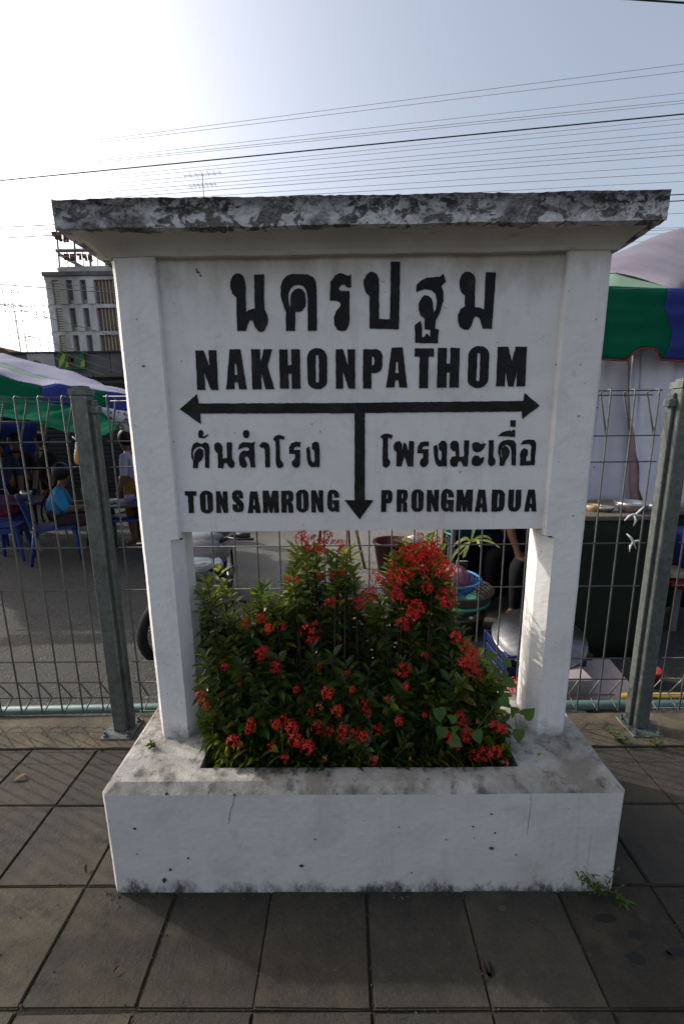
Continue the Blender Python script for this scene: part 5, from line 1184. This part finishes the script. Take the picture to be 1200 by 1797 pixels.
# red folding stand and stick
rs = thing('folding_stand', 'red metal folding stand on the sunny asphalt', 'stand', atZ(585, 1000, GZ)+Vector((0, .1, 0)))
for x0, x1 in ((-.17, -.13), (.19, .16)): MB().tube([(x0, 0, 0), (x1, .0, .62)], .012, 6).build('leg', PRED, rs)
for x0, x1 in ((-.17, -.13), (.19, .16)): MB().tube([(x0, .32, 0), (x1, .05, .62)], .012, 6).build('leg', PRED, rs)
MB().tube([(-.165, 0, .05), (.185, 0, .05)], .010, 6).build('crossbar', PRED, rs); MB().tube([(-.16, 0, .22), (.185, 0, .055)], .009, 6).build('brace', PRED, rs)
box_obj('top', PRED, rs, -.2, .22, -.05, .14, .62, .64, .004)
sk0 = atZ(640, 998, GZ)
pipe('wooden_stick', [(sk0.x, sk0.y, GZ), atY(618, 900, sk0.y+.1)], .016, mat('bare_wood', (.20, .12, .06), .8, var=.3, scale=30), 'bare wooden stick leaning beside the red folding stand', 'stick')
# white sack near the pole
sk1 = MB(); sk1.ell((0, 0, .12), .12, .10, .13, 16, 10); me = sk1.mesh('sack', mat('white_sack', (.5, .5, .48), .8, var=.1), True); rough(me, .03, 8)
yy = atY(725, 945, 3.9); tag(link('sack', me, None, (yy.x, 3.9, GZ)), 'white sack standing on the asphalt behind the flower mass', 'sack')
# variegated plant in a pot
vl = mat('variegated_leaf', (.22, .26, .09), .5, var=.3, scale=80, trans=.3, tcol=(.4, .45, .15))
pl = thing('variegated_plant', 'spindly plant with striped strap leaves behind the fence', 'plant', atY(788, 1100, 1.25)); pl.location.z = GZ
o = MB(); o.lathe([(.05, 0), (.065, .01), (.085, .13), (.09, .13), (.09, .15), (.075, .15), (.06, .03), (0, .03)], 18); o.build('pot', mat('clay_pot', (.05, .02, .013), .8, var=.2), pl, True)
LL = Vector(pl.location); crown = atY(826, 952, 1.2)-LL
MB().tube([(0, 0, .1), atY(795, 1010, 1.22)-LL, atY(805, 975, 1.2)-LL, crown], [.005, .004, .004, .004], 6).build('stem', mat('plant_stem', (.16, .14, .08), .8), pl, True)
for (ex, ey, wd) in ((790, 985, .016), (805, 955, .016), (815, 978, .018), (838, 915, .016), (862, 948, .014), (876, 962, .012), (842, 960, .016), (812, 980, .014), (795, 960, .015)):
    e = atY(ex, ey, 1.15+R2.uniform(-.04, .06))-LL; m_ = crown.lerp(e, .55)+Vector((0, 0, .05)); pts = [crown.lerp(m_, t).lerp(m_.lerp(e, t), t) for t in [i/8 for i in range(9)]]
    vv = []; 
    for i, p_ in enumerate(pts):
        tdir = (pts[min(8, i+1)]-pts[max(0, i-1)]).normalized(); sd_ = tdir.cross(Vector((.2, 1, .3))).normalized(); w_ = wd*math.sin(math.pi*(i+.6)/9.6)*.6
        vv += [p_-sd_*w_+Vector((0, .002, .003)), p_, p_+sd_*w_+Vector((0, .002, .003))]
    MB().add(vv, [(i*3+k, i*3+k+1, i*3+4+k, i*3+3+k) for i in range(8) for k in range(2)]).build('leaf', vl, pl, True)
# seated vendor whose hanging arm shows in the opening
VP = Vector((atY(925, 980, 2.35).x+.12, 2.42, GZ))
J = seated(VP, math.radians(120), .42, .04, .2)
hand = atY(914, 992, 2.1); wr = atY(906, 962, 2.14); el = atY(893, 925, 2.2); shd = atY(905, 870, 2.32)
near = 'r' if (Vector(J['rsh'])-CAM).length < (Vector(J['lsh'])-CAM).length else 'l'
J[near+'el'] = el; J[near+'wr'] = wr; J[near+'hand'] = hand.lerp(wr, .25)
ve, vb = add_person('seated vendor in blue shirt with one bare arm hanging down', J, BSHIRT, DPANT, rad={near+'el': .042, near+'wr': .026, near+'hand': (.034, .02)})
dn = (hand-wr).normalized(); sd = dn.cross(Vector((0, 1, 0))).normalized(); h0 = hand.lerp(wr, .2)-vb
for k, (off, L) in enumerate(((-.024, .062), (-.008, .072), (.008, .068), (.022, .054))):
    a = h0+sd*off; MB().tube([a-dn*.02, a+dn*L*.5+sd*off*.2, a+dn*L*.85+Vector((0, .012, 0)), a+dn*L+Vector((0, .022, 0))], [.0095, .009, .008, .006], 8).build('finger', SKIN, ve, True)
a = h0+sd*-.03-dn*.035; MB().tube([a, a-sd*.018+dn*.028, a-sd*.02+dn*.05+Vector((0, -.006, 0))], [.011, .0095, .007], 8).build('thumb', SKIN, ve, True)
make_stool(PBLUE, 'blue stool under the seated vendor', VP, .3, .42)
# foam boxes at the fence foot, right
FOAM = mat('dirty_foam', (.26, .22, .225), .8, var=.15, scale=12, bump=.2)
fx = atZ(1010, 1243, GZ); o = box_obj('foam_box', FOAM, None, -.07, .09, -.08, .10, 0, .17, .01); o.location = (fx.x, fx.y+.09, GZ); tag(o, 'small pinkish foam box behind the fence beside the right sign post', 'foam box')
fx = atZ(1070, 1246, GZ); fl_ = thing('foam_sheet', 'pinkish foam sheet lying tilted behind the fence by the right post', 'foam sheet', (fx.x, fx.y+.16, GZ+.06)); fl_.rotation_euler = (math.radians(16), 0, math.radians(6))
box_obj('panel', FOAM, fl_, -.19, .19, -.16, .16, .0, .022, .006); box_obj('lip', FOAM, fl_, -.17, .17, -.14, .14, -.02, -.001, .004)
bk_ = atZ(1085, 1175, GZ); o = box_obj('cardboard_box', mat('dim_cardboard', (.05, .032, .02), .9, var=.3), None, -.16, .16, -.1, .1, 0, .16, .004); o.location = (fx.x-.10, fx.y+.40, GZ); tag(o, 'brown cardboard box in the dark behind the foam sheet', 'box')
# far right
make_chair(PRED, 'red plastic chair right of the right fence post', atZ(1215, 1130, GZ)+Vector((.1, .1, 0)), math.radians(30))
o = box_obj('cool_box', plastic('cool_box_blue', (.02, .04, .18)), None, -.25, .25, -.2, .2, 0, .26, .015); q = atY(1215, 985, 2.0); o.location = (q.x+.15, 2.05, GZ+.47); tag(o, 'blue cool box on the bench right of the right fence post', 'cool box')
bn = thing('bench', 'pale bench carrying the blue cool box at the right edge', 'bench', (q.x+.3, 2.05, GZ)); box_obj('seat', mat('pale_board', (.28, .25, .20), .7, var=.2), bn, -.55, .6, -.18, .18, .43, .468, .004)
for sx in (-.45, .5):
    for sy in (-.13, .13): box_obj('leg', POLE, bn, sx-.02, sx+.02, sy-.02, sy+.02, 0, .43)
o = MB().lathe([(.0, 0), (.06, 0), (.07, .10), (.075, .10), (.075, .085), (.06, .02), (0, .02)], 16).build('red_pail', PRED, smooth=True, loc=atZ(1170, 1245, GZ)+Vector((.05, .25, 0))); tag(o, 'small red pail on the ground behind the right fence post', 'pail')

# ================================================================== TOWN BEYOND
CONC = mat('old_concrete', (.13, .13, .13), .9, var=.3, scale=.5, col2=(.045, .045, .045), mask=(.42, .62), stretch=(1, 1, .35))
BWHITE = mat('building_white', (.54, .54, .55), .85, var=.15, scale=.4, col2=(.30, .29, .27), stretch=(1, 1, .3))
GLASSD = mat('dark_window_glass', (.05, .052, .055), .3, var=.2, scale=1, spec=.6)
TANL = mat('tan_louver', (.42, .38, .30), .8, var=.15, scale=2); BROWN = mat('brown_shutter', (.17, .115, .09), .8, var=.25, scale=2)  # glass, louvers and shutters paled in colour to stand in for haze
bd = thing('office_block', 'old white multi storey block with vertical fins and dark windows far at left', 'building', (-33, 55, 0))
def bx(name, m, x0, x1, y0, y1, z0, z1, par=None):
    o = box_obj(name, m, par or bd, x0+33, x1+33, y0-55, y1-55, z0, z1); return o
k55 = lambda px, py: atY(px, py, 55)
XL, XR = k55(80, 490).x, -20.0
bx('wall', BWHITE, XL+.1, XR, 55.6, 70, 0, 19.2)
flr = [19.3, 16.15, 13.05, 9.95, 6.85, 3.75]
pxm = .0685
def fx_(px): return XL+(px-80)*pxm
for fi in range(5):
    z1, z0 = flr[fi], flr[fi+1]
    bx('floor_band', BWHITE, XL-.15, XR, 55.0, 55.58, z1-.42, z1)
    zt, zb = z1-.44, z0+.02
    bx('fin', BWHITE, fx_(80), fx_(91), 54.9, 55.58, zb, zt)
    lv = bx('louver', TANL, fx_(92), fx_(102), 55.2, 55.58, zb, zt)
    for k in range(9): bx('slat', TANL, fx_(92.6), fx_(101.4), 55.08, 55.19, zb+.1+k*.28, zb+.28+k*.28)
    for a, b_ in ((103, 116), (127, 140), (151, 164)): bx('fin', BWHITE, fx_(a), fx_(b_), 54.9, 55.58, zb, zt)
    for a, b_ in ((117, 126), (141, 150)):
        w_ = bx('window', TANL, fx_(a), fx_(b_), 55.4, 55.58, zb, zt)
        g_ = box_obj('pane', GLASSD, w_, fx_(a+.8)+33, fx_(b_-.8)+33, .375, .40, zb+.6, zt-.05)
    for k in range(11):
        a = 166.5+k*6.2; bx('shutter', BROWN, fx_(a), fx_(a+5.0), 55.3, 55.58, zb+.25, zt-.05)
        bx('mullion', TANL, fx_(a+5.1), fx_(a+6.1), 55.15, 55.58, zb, zt)
bx('parapet', CONC, XL-.25, XR, 54.8, 56.2, 19.32, 19.75)
bx('roof_room', BWHITE, fx_(102), XR, 57, 62, 19.2, 21.0)
bb = thing('rooftop_billboard', 'steel billboard frame with reversed letters on the roof of the white block', 'billboard', (-31, 57.5, 19.75))
FR = mat('billboard_steel', (.22, .22, .23), .7, .2, var=.2, scale=1); LTR = mat('billboard_letter', (.10, .045, .035), .8)
def bl(px, py): return atY(px, py, 57.5)-Vector((-31, 57.5, 19.75))
def bar(a, b_, r_=.12, m=FR, nm='beam'): MB().tube([bl(*a), bl(*b_)], r_, 4).build(nm, m, bb)
bar((99, 398), (106, 478)); bar((99, 440), (205, 438), .22); bar((103, 473), (205, 470), .3); bar((104, 446), (147, 470), .2); bar((129, 398), (134, 474), .14); bar((155, 400), (160, 474), .16); bar((183, 400), (187, 474), .14); bar((98, 402), (205, 400)); bar((118, 442), (121, 474), .06); bar((170, 442), (173, 474), .06); bar((145, 442), (148, 474), .06)
def glyph(px, py, w, h, strokes):
    o = MB()
    for s_ in strokes:
        o.tube([bl(px+w*x, py+h*y)+Vector((0, -.15, 0)) for x, y in s_], .16, 5)
    o.build('letter', LTR, bb)
gs = [[[(0, 0), (.2, .5), (.9, .6), (1, 1)], [(.6, 0), (.9, .6)]], [[(0, 0), (.1, .8), (.6, 1), (1, .8)], [(.5, 0), (.6, 1)]], [[(0, 0), (.1, 1)], [(.8, 0), (.9, 1)], [(.1, .6), (.9, .5)]], [[(0, 0), (.1, 1)], [(.1, 1), (.8, .9), (.7, 0)]], [[(0, .1), (.9, 0), (1, .9)]]]
for i in range(9): glyph(94+i*10.5, 408+i*.4, 6.5, 13+(i % 3)*2, gs[i % 5])
for i in range(5): glyph(116+i*10.5, 446+i*.4, 6, 11, gs[(i+2) % 5])
# row of low shops in front of it
lo = thing('shop_row', 'low grimy concrete shop row with parapet in front of the white block', 'building', (-13, 22, 0))
def bxl(name, m, x0, x1, y0, y1, z0, z1): return box_obj(name, m, lo, x0+13, x1+13, y0-22, y1-22, z0, z1)
zp = atY(150, 620, 22).z
bxl('wall', CONC, -17.0, 6, 22.4, 32, GZ-.02, zp-.6)
for i in range(9):
    x = -17.0+i*2.5; bxl('parapet_panel', CONC, x, x+2.46, 22.0, 22.38, zp-1.0, zp)
bxl('coping', mat('dark_coping', (.03, .03, .03), .9, var=.3), -17.1, 6.1, 21.9, 22.5, zp+.002, zp+.09)
zc = atY(170, 655, 21).z
for i in range(9): bxl('canopy_slab', CONC, -17+i*2.5, -17+i*2.5+2.44, 20.3, 21.98, zc-.25, zc-.08)
for i in range(9): bxl('shutter', ZINC, -16.8+i*2.5, -16.8+i*2.5+2.2, 22.25, 22.38, GZ, 2.6)
# painted panels on the parapet: flat abstract blotches
def painted(px0, px1, py0, py1, cols, label, strokes):
    a, b_ = atY(px0, py0, 21.96), atY(px1, py1, 21.96)
    r_ = thing('painted_panel', label, 'painted panel', Vector(((a.x+b_.x)/2, 21.96, b_.z)), 0, 'painted panels on the shop parapet')
    W_, H_ = b_.x-a.x, a.z-b_.z
    box_obj('board', cols[0], r_, -W_/2, W_/2, -.03, .03, 0, H_)
    for m, pts in strokes:
        n_ = len(pts); vv = [(-W_/2+W_*x, -.036, H_*y) for x, y in pts]+[(-W_/2+W_*x, -.031, H_*y) for x, y in pts]
        o = MB(); o.add(vv, [tuple(range(n_)), tuple(range(2*n_-1, n_-1, -1))]+[(i, n_+i, n_+(i+1) % n_, (i+1) % n_) for i in range(n_)]); o.build('painted_shape', m, r_)
MG = mat('mural_green', (.02, .12, .06), .7, var=.3, scale=2); MY = mat('mural_yellow', (.30, .32, .04), .7, var=.2, scale=2); MBR = mat('mural_brown', (.07, .035, .025), .8, var=.4, scale=4); MW = mat('mural_grey', (.30, .32, .32), .8, var=.2, scale=1); MP = mat('mural_pale', (.42, .40, .36), .8)
painted(101, 151.5, 620.5, 648, [MG], 'green painted panel with a brown blotch on the shop parapet', [(MY, [(.0, .05), (.2, .4), (.34, .98), (.22, .98), (.05, .5)]), (MY, [(.8, .1), (.99, .2), (.99, .6), (.88, .5)]), (MY, [(.25, .1), (.4, .2), (.42, .5), (.3, .4)]), (MBR, [(.38, .25), (.5, .02), (.62, .15), (.6, .5), (.68, .75), (.55, .95), (.44, .8), (.36, .55)]), (MP, [(.5, .45), (.58, .5), (.57, .7), (.5, .65)])])
painted(48, 99, 621, 650, [MW], 'pale grey panel with a brown scrawl on the shop parapet', [(MBR, [(.1, .5), (.3, .62), (.5, .5), (.48, .44), (.3, .52)]), (MBR, [(.3, .3), (.5, .4), (.52, .32), (.36, .24)])])
hs_ = thing('brown_roof_house', 'house with rusty brown roof at the left edge behind the canopy', 'house', (-20, 24, GZ))
RUST = mat('rusty_roof', (.13, .06, .045), .85, var=.3, scale=2)
a = atY(-60, 600, 24); b_ = atY(45, 620, 24)
box_obj('wall', CONC, hs_, -6, b_.x+20-.4, 0, 6, 0, b_.z-GZ-.3)
o = MB(); zz = b_.z-GZ
o.add([(-6.3, -.6, zz+.55), (b_.x+20-.9, -.6, zz+.25), (b_.x+20, -.6, zz-.25), (-6.3, -.6, zz-.28), (-6.3, 6.5, zz+.55), (b_.x+20-.9, 6.5, zz+.25), (b_.x+20, 6.5, zz-.25), (-6.3, 6.5, zz-.28)], [(3, 2, 1, 0), (4, 5, 6, 7), (0, 1, 5, 4), (1, 2, 6, 5), (2, 3, 7, 6), (3, 0, 4, 7)]); o.build('roof', RUST, hs_)
MB().tube([(b_.x+20-4.2, -.3, zz+.3), (b_.x+20-4.2, -.3, zz+1.5), (b_.x+20-1.9, -.3, zz+1.5)], .10, 6).build('vent_pipe', RUST, hs_)
# television aerials
AL = mat('aerial_metal', (.34, .33, .33), .5, .5)
def aerial(px, py0, py1, Y, w, label, tilt=0):
    top = atY(px, py0, Y); bot = atY(px+(py1-py0)*.12, py1, Y); bot.x = top.x
    r_ = thing('aerial', label, 'aerial', bot, 0, 'television aerials')
    h = top.z-bot.z
    MB().tube([(0, 0, -3.0), (0, 0, h)], .020, 5).build('mast', AL, r_)
    for k, f_ in enumerate((1.0, .72) if w > .6 else (1.0,)):
        bmz = h*f_-.05; L = w*(1 if k == 0 else .7); sl = tilt*L
        MB().tube([(-L, 0, bmz-sl), (L, 0, bmz+sl)], .013, 4).build('boom', AL, r_)
        for i in range(7):
            x = -L+2*L*i/6; MB().tube([(x, -.25, bmz+sl*(x/L)), (x, .25, bmz+sl*(x/L))], .014, 4).build('element', AL, r_)
for i, (px, py0, py1, w) in enumerate(((4, 505, 600, .9), (20, 508, 600, 1.0), (27, 545, 605, .8), (33, 512, 600, 1.1), (45, 590, 615, .5), (62, 535, 612, 1.0), (74, 520, 612, .8))):
    aerial(px, py0, py1, 30, w, '%s television aerial from the left edge against the white sky' % ('first', 'second', 'third', 'fourth', 'fifth', 'sixth', 'seventh')[i])
aerial(355, 304, 372, 26, 1.0, 'television aerial rising above the top of the sign', .06)
# overhead wires
WIRE = mat('wire_black', (.012, .012, .014), .6); WIREB = mat('wire_reddish', (.36, .32, .31), .6)
def wire(pa, pb, Ya, Yb, r_, m, label, sag=.25, ext=4.0):
    r_ *= .66 if m is WIREB else .85
    a, b_ = atY(*pa, Ya), atY(*pb, Yb); d = b_-a; A_ = a-d*ext; B_ = b_+d*ext*.6; pts = []
    for i in range(49):
        t = i/48; p_ = A_.lerp(B_, t); pts.append(p_)
    s0 = A_.lerp(B_, .5)
    o = MB().tube([p_-s0 for p_ in pts], r_, 4).build('overhead_wire', m, None, False, s0)
    tag(o, label, 'wire', 'overhead wires')
ORD = ['first', 'second', 'third', 'fourth', 'fifth', 'sixth', 'seventh', 'eighth', 'ninth', 'tenth', 'eleventh', 'twelfth', 'thirteenth', 'fourteenth', 'fifteenth']
wire((0, 317), (1200, 200), 15, 12.6, .022, WIRE, 'thickest black overhead cable crossing the whole sky', ext=3)
for i, (ya, yb, r_) in enumerate(((268, 112, .0095), (272, 125, .0095), (297, 163, .0085), (300, 176, .010), (303, 181, .009), (328, 208, .009), (333, 217, .009), (340, 231, .0095), (346, 240, .009), (352, 254, .011), (357, 263, .009), (362, 272, .012), (368, 290, .009), (373, 303, .011), (382, 318, .009))):
    wire((0, ya), (1200, yb), 15, 12.6, r_, WIREB, '%s thin overhead wire counted from the top of the sky' % ORD[i], ext=3)
for i, (ya, yb, r_) in enumerate(((399, 341, .016), (418, 352, .016), (431, 374, .011), (437, 399, .009), (455, 402, .009), (465, 408, .009), (480, 420, .009))):
    wire((0, ya), (1200, yb), 15, 12.6, r_, WIRE if r_ > .012 else WIREB, '%s wire below the level of the sign slab at the left edge' % ORD[i], ext=3)
wire((1040, -6), (1200, 5), 9, 8.6, .022, WIRE, 'thick cable cutting the top right corner of the sky', ext=4)
for i, (pa, pb, r_) in enumerate((((0, 484), (225, 512), .012), ((0, 499), (225, 516), .024), ((0, 534), (225, 596), .017), ((0, 574), (215, 640), .014), ((0, 583), (170, 640), .013), ((0, 594), (130, 640), .012))):
    wire(pa, pb, 20, 18.5, r_, WIRE, '%s wire from the top sloping down to the right across the white block' % ORD[i], ext=.6)
